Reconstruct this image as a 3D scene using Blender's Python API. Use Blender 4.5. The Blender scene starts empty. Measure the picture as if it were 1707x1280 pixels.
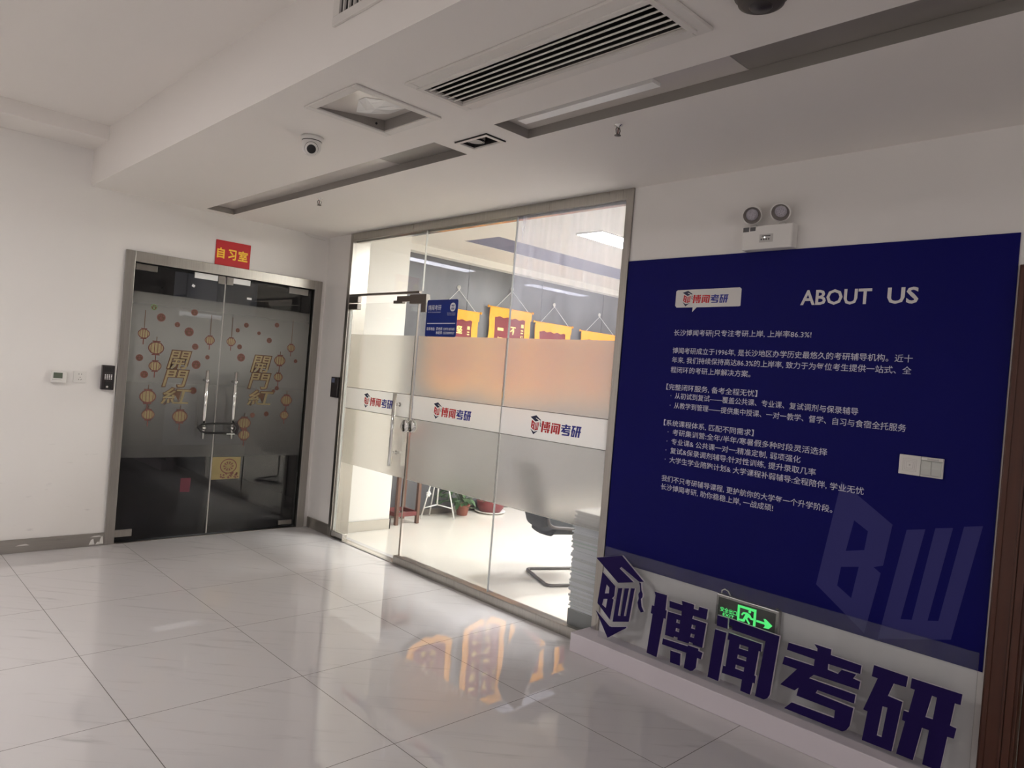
import bpy, math, random
from mathutils import Vector, Matrix, Euler

# ---------------------------------------------------------------- camera, world, exposure
C = bpy.context.scene.collection
SC = bpy.context.scene
SC.view_settings.view_transform = 'Standard'
SC.view_settings.look = 'None'
SC.view_settings.gamma = 1.0
SC.view_settings.use_curve_mapping = False
SC.view_settings.exposure = 0.07
SC.cycles.use_denoising = True
SC.cycles.max_bounces = 14
SC.cycles.diffuse_bounces = 6
SC.cycles.glossy_bounces = 6
SC.cycles.transmission_bounces = 12
SC.cycles.transparent_max_bounces = 24
SC.cycles.sample_clamp_indirect = 6.0
SC.cycles.caustics_reflective = False
SC.cycles.caustics_refractive = True

cam_data = bpy.data.cameras.new('camera')
cam = bpy.data.objects.new('camera', cam_data)
C.objects.link(cam)
cam_data.sensor_width = 36.0
cam_data.lens = 1195.70 / 1707.0 * 36.0
cam_data.clip_start = 0.02
cR = Vector((0.71699222, -0.69224528, 0.08196723))
cU = Vector((-0.05309861, 0.06300831, 0.99659946))
cF = Vector((0.69505589, 0.71890641, -0.00841921))
cam.matrix_world = Matrix(((cR.x, cU.x, -cF.x, -3.430), (cR.y, cU.y, -cF.y, -6.203),
                           (cR.z, cU.z, -cF.z, 1.5708), (0, 0, 0, 1)))
SC.camera = cam

world = bpy.data.worlds.new('world')
SC.world = world
world.use_nodes = True
world.node_tree.nodes['Background'].inputs[0].default_value = (0.92, 0.95, 1.0, 1)
world.node_tree.nodes['Background'].inputs[1].default_value = 0.16


def area_light(name, loc, rot, sx, sy, power, col):
    d = bpy.data.lights.new(name, 'AREA')
    d.shape = 'RECTANGLE'
    d.size, d.size_y, d.energy, d.color = sx, sy, power, col
    o = bpy.data.objects.new(name, d)
    o.location, o.rotation_euler = loc, rot
    C.objects.link(o)
    return o


# added fill, set as daylight at unseen side windows (left of the picture)
area_light('fill_side_daylight', (-7.35, -4.6, 1.75), (0, math.radians(-90), 0), 1.7, 6.4, 6, (1.0, 0.95, 0.90))
# added fill, set as daylight at an unseen end window, behind the camera
area_light('fill_end_daylight', (-4.6, -11.3, 1.75), (math.radians(90), 0, 0), 4.0, 1.7, 50, (1.0, 0.95, 0.93))
LED = 86.0            # radiance of the office ceiling panels
CORR_FILL = 54.0           # radiance of the added corridor fill lamp
STUDY = 9.0           # radiance of the study room strips

# ---------------------------------------------------------------- materials
MATS = {}


def newmat(name):
    m = bpy.data.materials.new(name)
    m.use_nodes = True
    nt = m.node_tree
    for n in list(nt.nodes):
        nt.nodes.remove(n)
    out = nt.nodes.new('ShaderNodeOutputMaterial')
    MATS[name] = m
    return m, nt, out


def N(nt, t, **k):
    n = nt.nodes.new(t)
    for a, v in k.items():
        if a.startswith('i_'):
            n.inputs[a[2:].replace('_', ' ')].default_value = v
        else:
            setattr(n, a, v)
    return n


def col4(c):
    return (c[0], c[1], c[2], 1.0)


def srgb(r, g, b):
    f = lambda v: (v / 255 / 12.92) if v / 255 <= 0.04045 else ((v / 255 + 0.055) / 1.055) ** 2.4
    return (f(r), f(g), f(b))


def plain(name, col, rough=0.5, metal=0.0, var=0.06, scale=6.0, bump=0.0, bscale=120.0, spec=0.5, emit=None, estr=0.0):
    """A procedural paint or plastic: a base colour with faint noise variation and an optional fine bump."""
    m, nt, out = newmat(name)
    p = N(nt, 'ShaderNodeBsdfPrincipled')
    p.inputs['Roughness'].default_value = rough
    p.inputs['Metallic'].default_value = metal
    p.inputs['Specular IOR Level'].default_value = spec
    geo = N(nt, 'ShaderNodeNewGeometry')
    noi = N(nt, 'ShaderNodeTexNoise')
    noi.inputs['Scale'].default_value = scale
    noi.inputs['Detail'].default_value = 4
    nt.links.new(geo.outputs['Position'], noi.inputs['Vector'])
    mix = N(nt, 'ShaderNodeMixRGB')
    mix.inputs[1].default_value = col4([c * (1 - var) for c in col])
    mix.inputs[2].default_value = col4([min(1, c * (1 + var)) for c in col])
    nt.links.new(noi.outputs['Fac'], mix.inputs[0])
    nt.links.new(mix.outputs[0], p.inputs['Base Color'])
    if bump > 0:
        n2 = N(nt, 'ShaderNodeTexNoise')
        n2.inputs['Scale'].default_value = bscale
        nt.links.new(geo.outputs['Position'], n2.inputs['Vector'])
        b = N(nt, 'ShaderNodeBump')
        b.inputs['Strength'].default_value = bump
        b.inputs['Distance'].default_value = 0.002
        nt.links.new(n2.outputs['Fac'], b.inputs['Height'])
        nt.links.new(b.outputs[0], p.inputs['Normal'])
    if emit:
        p.inputs['Emission Color'].default_value = col4(emit)
        p.inputs['Emission Strength'].default_value = estr
    nt.links.new(p.outputs[0], out.inputs[0])
    return m


def emission(name, col, strength):
    m, nt, out = newmat(name)
    e = N(nt, 'ShaderNodeEmission')
    e.inputs[0].default_value = col4(col)
    e.inputs[1].default_value = strength
    nt.links.new(e.outputs[0], out.inputs[0])
    return m


def glassy(name, tint, ior=1.5, rough=0.0, haze=0.0, hazecol=(0.8, 0.8, 0.8), streak=(9, 9, 0.8), above=None):
    """Flat sheet glass: transmission straight through, Fresnel mirror, optional dusty haze."""
    m, nt, out = newmat(name)
    tr = N(nt, 'ShaderNodeBsdfTransparent')
    tr.inputs[0].default_value = col4(tint)
    gl = N(nt, 'ShaderNodeBsdfGlossy')
    gl.inputs['Roughness'].default_value = rough
    g0 = N(nt, 'ShaderNodeNewGeometry')
    dt = N(nt, 'ShaderNodeVectorMath', operation='DOT_PRODUCT')
    nt.links.new(g0.outputs['Normal'], dt.inputs[0])
    nt.links.new(g0.outputs['Incoming'], dt.inputs[1])
    ab = N(nt, 'ShaderNodeMath', operation='ABSOLUTE')
    nt.links.new(dt.outputs['Value'], ab.inputs[0])
    om = N(nt, 'ShaderNodeMath', operation='SUBTRACT')
    om.inputs[0].default_value = 1.0
    nt.links.new(ab.outputs[0], om.inputs[1])
    p5 = N(nt, 'ShaderNodeMath', operation='POWER')
    p5.inputs[1].default_value = 5.0
    nt.links.new(om.outputs[0], p5.inputs[0])
    f0 = ((ior - 1) / (ior + 1)) ** 2
    fr = N(nt, 'ShaderNodeMath', operation='MULTIPLY_ADD')
    fr.inputs[1].default_value = 1 - f0
    fr.inputs[2].default_value = f0
    nt.links.new(p5.outputs[0], fr.inputs[0])
    base = tr
    if haze > 0:
        geo = N(nt, 'ShaderNodeNewGeometry')
        mp = N(nt, 'ShaderNodeMapping')
        mp.inputs['Scale'].default_value = streak
        noi = N(nt, 'ShaderNodeTexNoise')
        noi.inputs['Scale'].default_value = 2.0
        noi.inputs['Detail'].default_value = 6
        nt.links.new(geo.outputs['Position'], mp.inputs[0])
        nt.links.new(mp.outputs[0], noi.inputs['Vector'])
        mul = N(nt, 'ShaderNodeMath', operation='MULTIPLY')
        mul.inputs[1].default_value = haze * 2
        nt.links.new(noi.outputs['Fac'], mul.inputs[0])
        if above:        # dust plus painted lamp flare; both thin out below this height
            sp = N(nt, 'ShaderNodeSeparateXYZ')
            nt.links.new(geo.outputs['Position'], sp.inputs[0])
            mz = N(nt, 'ShaderNodeMapRange', interpolation_type='SMOOTHSTEP')
            mz.inputs['From Min'].default_value = above[0]
            mz.inputs['From Max'].default_value = above[1]
            mz.inputs['To Min'].default_value = 0.10
            nt.links.new(sp.outputs[2], mz.inputs['Value'])
            m2 = N(nt, 'ShaderNodeMath', operation='MULTIPLY')
            nt.links.new(mul.outputs[0], m2.inputs[0])
            nt.links.new(mz.outputs[0], m2.inputs[1])
            mul = m2
        df = N(nt, 'ShaderNodeBsdfDiffuse')
        df.inputs[0].default_value = col4(hazecol)
        tl = N(nt, 'ShaderNodeBsdfTranslucent')
        tl.inputs[0].default_value = col4(hazecol)
        ad = N(nt, 'ShaderNodeMixShader')
        nt.links.new(df.outputs[0], ad.inputs[1])
        nt.links.new(tl.outputs[0], ad.inputs[2])
        mh = N(nt, 'ShaderNodeMixShader')
        nt.links.new(mul.outputs[0], mh.inputs[0])
        nt.links.new(tr.outputs[0], mh.inputs[1])
        nt.links.new(ad.outputs[0], mh.inputs[2])
        base = mh
    mix = N(nt, 'ShaderNodeMixShader')
    nt.links.new(fr.outputs[0], mix.inputs[0])
    nt.links.new(base.outputs[0], mix.inputs[1])
    nt.links.new(gl.outputs[0], mix.inputs[2])
    nt.links.new(mix.outputs[0], out.inputs[0])
    return m


def frosted(name, rough, diff, col, gloss=0.06):
    """Frosted vinyl: blurred transmission plus milky scatter."""
    m, nt, out = newmat(name)
    rf = N(nt, 'ShaderNodeBsdfRefraction')
    rf.inputs['Color'].default_value = col4(col)
    rf.inputs['Roughness'].default_value = rough
    rf.inputs['IOR'].default_value = 1.35
    tl = N(nt, 'ShaderNodeBsdfTranslucent')
    tl.inputs[0].default_value = col4(col)
    df = N(nt, 'ShaderNodeBsdfDiffuse')
    df.inputs[0].default_value = col4(col)
    geo = N(nt, 'ShaderNodeNewGeometry')
    noi = N(nt, 'ShaderNodeTexNoise')
    noi.inputs['Scale'].default_value = 300.0
    nt.links.new(geo.outputs['Position'], noi.inputs['Vector'])
    a = N(nt, 'ShaderNodeMixShader')
    a.inputs[0].default_value = 0.40
    nt.links.new(tl.outputs[0], a.inputs[1])
    nt.links.new(df.outputs[0], a.inputs[2])
    fac = N(nt, 'ShaderNodeMath', operation='MULTIPLY_ADD')
    fac.inputs[1].default_value = 0.06
    fac.inputs[2].default_value = diff - 0.03
    nt.links.new(noi.outputs['Fac'], fac.inputs[0])
    b = N(nt, 'ShaderNodeMixShader')
    nt.links.new(fac.outputs[0], b.inputs[0])
    nt.links.new(rf.outputs[0], b.inputs[1])
    nt.links.new(a.outputs[0], b.inputs[2])
    gl = N(nt, 'ShaderNodeBsdfGlossy')
    gl.inputs['Roughness'].default_value = 0.25
    c = N(nt, 'ShaderNodeMixShader')
    c.inputs[0].default_value = gloss
    nt.links.new(b.outputs[0], c.inputs[1])
    nt.links.new(gl.outputs[0], c.inputs[2])
    nt.links.new(c.outputs[0], out.inputs[0])
    return m


def steel(name, col, rough, streak=(1, 1, 60), amount=0.18):
    m, nt, out = newmat(name)
    p = N(nt, 'ShaderNodeBsdfPrincipled')
    p.inputs['Metallic'].default_value = 1.0
    geo = N(nt, 'ShaderNodeNewGeometry')
    mp = N(nt, 'ShaderNodeMapping')
    mp.inputs['Scale'].default_value = streak
    noi = N(nt, 'ShaderNodeTexNoise')
    noi.inputs['Scale'].default_value = 4.0
    noi.inputs['Detail'].default_value = 5
    nt.links.new(geo.outputs['Position'], mp.inputs[0])
    nt.links.new(mp.outputs[0], noi.inputs['Vector'])
    mix = N(nt, 'ShaderNodeMixRGB')
    mix.inputs[1].default_value = col4([c * (1 - amount) for c in col])
    mix.inputs[2].default_value = col4([min(1, c * (1 + amount)) for c in col])
    nt.links.new(noi.outputs['Fac'], mix.inputs[0])
    nt.links.new(mix.outputs[0], p.inputs['Base Color'])
    mr = N(nt, 'ShaderNodeMath', operation='MULTIPLY_ADD')
    mr.inputs[1].default_value = 0.15
    mr.inputs[2].default_value = rough - 0.07
    nt.links.new(noi.outputs['Fac'], mr.inputs[0])
    nt.links.new(mr.outputs[0], p.inputs['Roughness'])
    nt.links.new(p.outputs[0], out.inputs[0])
    return m


def tile_floor(name):
    """Glossy white marble-look tiles, 0.8 m square, thin dark joints, streaks, gentle unevenness."""
    m, nt, out = newmat(name)
    geo = N(nt, 'ShaderNodeNewGeometry')
    sep = N(nt, 'ShaderNodeSeparateXYZ')
    nt.links.new(geo.outputs['Position'], sep.inputs[0])

    def joint(sock, off):
        a = N(nt, 'ShaderNodeMath', operation='ADD')
        a.inputs[1].default_value = off + 80.0
        nt.links.new(sock, a.inputs[0])
        d = N(nt, 'ShaderNodeMath', operation='DIVIDE')
        d.inputs[1].default_value = 0.8
        nt.links.new(a.outputs[0], d.inputs[0])
        f = N(nt, 'ShaderNodeMath', operation='FRACT')
        nt.links.new(d.outputs[0], f.inputs[0])
        fl = N(nt, 'ShaderNodeMath', operation='FLOOR')
        nt.links.new(d.outputs[0], fl.inputs[0])
        s = N(nt, 'ShaderNodeMath', operation='SUBTRACT')
        s.inputs[1].default_value = 0.5
        nt.links.new(f.outputs[0], s.inputs[0])
        ab = N(nt, 'ShaderNodeMath', operation='ABSOLUTE')
        nt.links.new(s.outputs[0], ab.inputs[0])
        g = N(nt, 'ShaderNodeMath', operation='GREATER_THAN')
        g.inputs[1].default_value = 0.5 - 0.0022
        nt.links.new(ab.outputs[0], g.inputs[0])
        return g, fl
    gx, fx = joint(sep.outputs[0], 0.8116)
    gy, fy = joint(sep.outputs[1], 0.5912)
    gm = N(nt, 'ShaderNodeMath', operation='MAXIMUM')
    nt.links.new(gx.outputs[0], gm.inputs[0])
    nt.links.new(gy.outputs[0], gm.inputs[1])
    cell = N(nt, 'ShaderNodeCombineXYZ')
    nt.links.new(fx.outputs[0], cell.inputs[0])
    nt.links.new(fy.outputs[0], cell.inputs[1])
    wn = N(nt, 'ShaderNodeTexWhiteNoise')
    wn.noise_dimensions = '3D'
    nt.links.new(cell.outputs[0], wn.inputs['Vector'])
    # streaks along the (1,-1) diagonal of the tile
    mp = N(nt, 'ShaderNodeMapping')
    mp.vector_type = 'TEXTURE'
    mp.inputs['Rotation'].default_value = (0, 0, math.radians(-44))
    mp.inputs['Scale'].default_value = (1.1, 0.10, 1.0)
    off = N(nt, 'ShaderNodeVectorMath', operation='MULTIPLY_ADD')
    off.inputs[1].default_value = (3.7, 5.1, 0)
    nt.links.new(wn.outputs['Color'], off.inputs[0])
    nt.links.new(geo.outputs['Position'], off.inputs[2])
    nt.links.new(off.outputs[0], mp.inputs[0])
    noi = N(nt, 'ShaderNodeTexNoise')
    noi.inputs['Scale'].default_value = 1.9
    noi.inputs['Detail'].default_value = 7
    noi.inputs['Roughness'].default_value = 0.6
    noi.inputs['Distortion'].default_value = 0.5
    nt.links.new(mp.outputs[0], noi.inputs['Vector'])
    ramp = N(nt, 'ShaderNodeValToRGB')
    ramp.color_ramp.elements[0].position = 0.26
    ramp.color_ramp.elements[0].color = (0.50, 0.487, 0.49, 1)
    ramp.color_ramp.elements[1].position = 0.44
    ramp.color_ramp.elements[1].color = (0.68, 0.66, 0.665, 1)
    e = ramp.color_ramp.elements.new(0.35)
    e.color = (0.63, 0.61, 0.615, 1)
    nt.links.new(noi.outputs['Fac'], ramp.inputs[0])
    mix = N(nt, 'ShaderNodeMixRGB')
    mix.inputs[2].default_value = (0.10, 0.085, 0.08, 1)
    nt.links.new(gm.outputs[0], mix.inputs[0])
    nt.links.new(ramp.outputs[0], mix.inputs[1])
    p = N(nt, 'ShaderNodeBsdfPrincipled')
    nt.links.new(mix.outputs[0], p.inputs['Base Color'])
    p.inputs['IOR'].default_value = 1.7
    rr = N(nt, 'ShaderNodeMath', operation='MULTIPLY_ADD')
    rr.inputs[1].default_value = 0.5
    rr.inputs[2].default_value = 0.004
    nt.links.new(gm.outputs[0], rr.inputs[0])
    nt.links.new(rr.outputs[0], p.inputs['Roughness'])
    # unevenness of the polish, different from tile to tile
    n2 = N(nt, 'ShaderNodeTexNoise')
    n2.inputs['Scale'].default_value = 2.2
    n2.inputs['Detail'].default_value = 1.0
    nt.links.new(off.outputs[0], n2.inputs['Vector'])
    b = N(nt, 'ShaderNodeBump')
    b.inputs['Strength'].default_value = 0.075
    b.inputs['Distance'].default_value = 0.004
    nt.links.new(n2.outputs['Fac'], b.inputs['Height'])
    nt.links.new(b.outputs[0], p.inputs['Normal'])
    nt.links.new(p.outputs[0], out.inputs[0])
    return m


def wood(name, c1, c2, rough=0.3, axis=(14, 14, 1.0)):
    m, nt, out = newmat(name)
    p = N(nt, 'ShaderNodeBsdfPrincipled')
    p.inputs['Roughness'].default_value = rough
    geo = N(nt, 'ShaderNodeNewGeometry')
    mp = N(nt, 'ShaderNodeMapping')
    mp.inputs['Scale'].default_value = axis
    noi = N(nt, 'ShaderNodeTexNoise')
    noi.inputs['Scale'].default_value = 3.0
    noi.inputs['Detail'].default_value = 8
    noi.inputs['Distortion'].default_value = 0.8
    nt.links.new(geo.outputs['Position'], mp.inputs[0])
    nt.links.new(mp.outputs[0], noi.inputs['Vector'])
    mix = N(nt, 'ShaderNodeMixRGB')
    mix.inputs[1].default_value = col4(c1)
    mix.inputs[2].default_value = col4(c2)
    nt.links.new(noi.outputs['Fac'], mix.inputs[0])
    nt.links.new(mix.outputs[0], p.inputs['Base Color'])
    nt.links.new(p.outputs[0], out.inputs[0])
    return m


def festive_film(name, z0, z1, z2):
    """Thin grey frosted film whose printed frosting fades out at its top edge."""
    m, nt, out = newmat(name)
    geo = N(nt, 'ShaderNodeNewGeometry')
    sep = N(nt, 'ShaderNodeSeparateXYZ')
    nt.links.new(geo.outputs['Position'], sep.inputs[0])
    mr = N(nt, 'ShaderNodeFloatCurve')
    crv = mr.mapping.curves[0]
    crv.points[0].location = (0.0, 0.12)  # lower part thinned: dimmer light low on the door put into opacity
    crv.points[1].location = (1.0, 0.0)
    for px, py in ((0.28, 0.26), (0.52, 0.52), (0.80, 0.60)):
        crv.points.new(px, py)
    mr.mapping.update()
    m0 = N(nt, 'ShaderNodeMapRange')
    m0.inputs['From Min'].default_value = z0
    m0.inputs['From Max'].default_value = z2
    nt.links.new(sep.outputs[2], m0.inputs['Value'])
    nt.links.new(m0.outputs[0], mr.inputs['Value'])
    tr = N(nt, 'ShaderNodeBsdfTransparent')
    df = N(nt, 'ShaderNodeBsdfDiffuse')
    df.inputs[0].default_value = (0.38, 0.38, 0.36, 1)
    mix = N(nt, 'ShaderNodeMixShader')
    nt.links.new(mr.outputs[0], mix.inputs[0])
    nt.links.new(tr.outputs[0], mix.inputs[1])
    nt.links.new(df.outputs[0], mix.inputs[2])
    nt.links.new(mix.outputs[0], out.inputs[0])
    return m


plain('wall_paint', (0.79, 0.765, 0.74), 0.75, var=0.03, scale=1.3, bump=0.06, bscale=260)
def scuffed_paint(name, col):
    """Wall paint with faint grey scuff marks along its lower part."""
    m = plain(name, col, 0.75, var=0.03, scale=1.3, bump=0.06, bscale=260)
    nt = m.node_tree
    p = [n for n in nt.nodes if n.type == 'BSDF_PRINCIPLED'][0]
    src = p.inputs['Base Color'].links[0].from_socket
    geo = N(nt, 'ShaderNodeNewGeometry')
    mp = N(nt, 'ShaderNodeMapping')
    mp.inputs['Scale'].default_value = (3.2, 1, 9)
    noi = N(nt, 'ShaderNodeTexNoise')
    noi.inputs['Scale'].default_value = 2.4
    noi.inputs['Detail'].default_value = 6
    nt.links.new(geo.outputs['Position'], mp.inputs[0])
    nt.links.new(mp.outputs[0], noi.inputs['Vector'])
    r = N(nt, 'ShaderNodeMapRange')
    r.inputs['From Min'].default_value = 0.64
    r.inputs['From Max'].default_value = 0.74
    nt.links.new(noi.outputs['Fac'], r.inputs['Value'])
    sp = N(nt, 'ShaderNodeSeparateXYZ')
    nt.links.new(geo.outputs['Position'], sp.inputs[0])
    z = N(nt, 'ShaderNodeMapRange')
    z.inputs['From Min'].default_value = 0.95
    z.inputs['From Max'].default_value = 0.55
    z.inputs['To Max'].default_value = 0.35
    nt.links.new(sp.outputs[2], z.inputs['Value'])
    f = N(nt, 'ShaderNodeMath', operation='MULTIPLY')
    nt.links.new(r.outputs[0], f.inputs[0])
    nt.links.new(z.outputs[0], f.inputs[1])
    mix = N(nt, 'ShaderNodeMixRGB')
    mix.inputs[2].default_value = (0.40, 0.38, 0.37, 1)
    nt.links.new(f.outputs[0], mix.inputs[0])
    nt.links.new(src, mix.inputs[1])
    nt.links.new(mix.outputs[0], p.inputs['Base Color'])


scuffed_paint('wall_paint_scuffed', (0.79, 0.765, 0.74))
plain('ceiling_paint', (0.82, 0.785, 0.75), 0.8, var=0.02, scale=1.0)
plain('office_paint', (0.82, 0.80, 0.765), 0.75, var=0.02, scale=1.0)
plain('office_floor', (0.80, 0.765, 0.70), 0.12, var=0.05, scale=2.5)
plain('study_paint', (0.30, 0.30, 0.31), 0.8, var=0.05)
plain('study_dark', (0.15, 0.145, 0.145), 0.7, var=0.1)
plain('recess_blue', (0.155, 0.175, 0.28), 0.6, var=0.05)
tile_floor('floor_tiles')
steel('steel', (0.42, 0.40, 0.37), 0.30, (30, 30, 0.7))
steel('steel_base', (0.42, 0.40, 0.37), 0.30, (0.8, 0.8, 40), 0.12)
steel('steel_bright', (0.62, 0.60, 0.57), 0.24, (0.7, 40, 40), 0.10)
steel('steel_dark', (0.20, 0.185, 0.17), 0.35, (1, 20, 20))
steel('chrome', (0.78, 0.78, 0.77), 0.10, (1, 1, 1), 0.03)
glassy('clear_glass', (0.955, 0.97, 0.965), 1.45, 0.0, 0.012, (0.85, 0.87, 0.9))
glassy('dusty_flare_glass', (0.93, 0.945, 0.96), 1.45, 0.0, 0.20, (0.80, 0.83, 0.98), (9, 9, 0.8), (1.7, 2.5))
glassy('smoked_glass', (0.34, 0.34, 0.35), 1.5, 0.0, 0.055, (0.34, 0.33, 0.34), (1.5, 1.5, 0.8))
glassy('partition_glass', (0.50, 0.50, 0.53), 1.5, 0.30, 0.42, (0.44, 0.44, 0.48), (0.8, 0.8, 0.35))
glassy('acrylic', (0.93, 0.94, 0.95), 1.45, 0.0, 0.03, (0.7, 0.7, 0.75))
frosted('frosted_film', 0.27, 0.14, (0.90, 0.885, 0.86))
frosted('white_film', 0.40, 0.34, (0.93, 0.92, 0.91))
festive_film('festive_film', 0.68, 1.80, 2.02)
plain('panel_blue', (0.0035, 0.0035, 0.110), 0.55, var=0.03, spec=0.12)
plain('mark_blue', (0.040, 0.040, 0.180), 0.55, var=0.03, spec=0.12)
plain('text_white', (0.62, 0.62, 0.72), 0.6, var=0.02)
plain('heading_white', (0.72, 0.69, 0.68), 0.6, var=0.02)
plain('badge_white', (0.70, 0.68, 0.66), 0.5, var=0.02)
plain('logo_red', srgb(196, 32, 44), 0.5, var=0.03)
plain('logo_blue', srgb(38, 42, 140), 0.5, var=0.03)
plain('logo_navy', srgb(30, 36, 72), 0.5, var=0.03)
plain('letter_navy', (0.014, 0.006, 0.074), 0.55, var=0.08, scale=9, spec=0.12)
plain('letter_edge', (0.74, 0.70, 0.74), 0.4, var=0.03)
plain('plinth_white', (0.70, 0.65, 0.70), 0.5, var=0.03, scale=3)
plain('white_plastic', (0.74, 0.72, 0.69), 0.4, var=0.03)
plain('grey_plastic', (0.50, 0.48, 0.46), 0.45, var=0.05)
plain('dark_plastic', (0.028, 0.022, 0.024), 0.3, var=0.1)
plain('black', (0.008, 0.008, 0.008), 0.5, var=0.1)
plain('vent_white', (0.72, 0.69, 0.655), 0.45, var=0.03)
plain('vent_dark', (0.022, 0.018, 0.018), 0.7, var=0.2)
plain('lcd_green', srgb(96, 104, 92), 0.25, var=0.05)
plain('key_white', (0.8, 0.8, 0.78), 0.4, var=0.02)
plain('sign_red', srgb(190, 28, 36), 0.5, var=0.04)
plain('sign_yellow', srgb(255, 205, 60), 0.5, var=0.03)
plain('sticker_blue', srgb(0, 38, 130), 0.3, var=0.04)
plain('sticker_white', (0.85, 0.87, 0.93), 0.4, var=0.02)
plain('film_line', (0.10, 0.085, 0.08), 0.6, var=0.05)
emission('exit_green', (0.10, 1.0, 0.22), 0.95)
plain('exit_black', (0.016, 0.020, 0.014), 0.25, var=0.1)
emission('led_panel', (1.0, 0.97, 0.935), LED)
emission('corridor_fill_panel', (1.0, 0.95, 0.93), CORR_FILL)
emission('pendant_glow', (1.0, 1.0, 1.0), 4.0)
emission('led_strip', (1.0, 0.98, 1.0), STUDY)
emission('indicator', (1.0, 0.95, 0.9), 3.0)
plain('diffuser_off', (0.62, 0.58, 0.55), 0.12, var=0.03)
plain('recess_grey', (0.27, 0.25, 0.23), 0.35, var=0.08, scale=3)
plain('glare_clamp_white', (0.92, 0.92, 0.90), 0.25, var=0.04)  # bright white: painted reflections on ceiling plates, also the door's top clamps
plain('velvet_red', (0.20, 0.028, 0.040), 0.85, var=0.15, scale=30, bump=0.3, bscale=300)
plain('fringe_gold', srgb(240, 160, 30), 0.6, var=0.22, scale=55, bump=0.5, bscale=160)
plain('gold_text', srgb(255, 226, 140), 0.5, var=0.05)
plain('cord_white', (0.8, 0.8, 0.8), 0.6, var=0.03)
wood('mahogany', (0.055, 0.016, 0.009), (0.105, 0.034, 0.018), 0.28, (14, 14, 0.9))
wood('stand_wood', (0.085, 0.042, 0.030), (0.17, 0.085, 0.060), 0.35, (20, 20, 2))
wood('stand_red', (0.13, 0.028, 0.030), (0.22, 0.055, 0.055), 0.35, (3, 20, 20))
plain('white_metal', (0.85, 0.85, 0.84), 0.35, var=0.02)
plain('terracotta', srgb(140, 80, 66), 0.7, var=0.15, scale=18)
plain('basin_red', srgb(112, 38, 42), 0.5, var=0.12, scale=30)
plain('leaf_green', (0.060, 0.130, 0.050), 0.45, var=0.5, scale=16)
plain('soil', (0.05, 0.035, 0.025), 0.9, var=0.4, scale=40, bump=0.6)
plain('mesh_black', (0.011, 0.014, 0.014), 0.75, var=0.3, scale=80, bump=0.4, bscale=500, spec=0.2)
plain('tube_black', (0.060, 0.050, 0.046), 0.3, var=0.1)
plain('paper_white', (0.88, 0.88, 0.87), 0.7, var=0.05, scale=30)
plain('paper_grey', (0.74, 0.74, 0.70), 0.7, var=0.06, scale=30)
plain('paper_green', (0.70, 0.78, 0.70), 0.7, var=0.05, scale=30)
plain('cardboard_grey', (0.34, 0.34, 0.31), 0.8, var=0.10, scale=12)
plain('decal_red', (0.165, 0.062, 0.052), 0.6, var=0.25, scale=60)
plain('decal_gold', (0.27, 0.215, 0.11), 0.6, var=0.2, scale=40)
plain('decal_brown', (0.115, 0.055, 0.030), 0.6, var=0.2, scale=40)
plain('decal_paper', (0.30, 0.235, 0.105), 0.6, var=0.2, scale=14)
plain('decal_green', (0.13, 0.22, 0.10), 0.6, var=0.2, scale=14)
plain('decal_maroon', (0.12, 0.022, 0.038), 0.6, var=0.2, scale=14)
plain('lens_grey', (0.52, 0.49, 0.54), 0.2, var=0.2, scale=200)
plain('lamp_ring', (0.24, 0.215, 0.20), 0.3, var=0.08)
plain('smoke_brown', (0.055, 0.045, 0.040), 0.5, var=0.1)

# ---------------------------------------------------------------- builders
MW = {}


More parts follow.
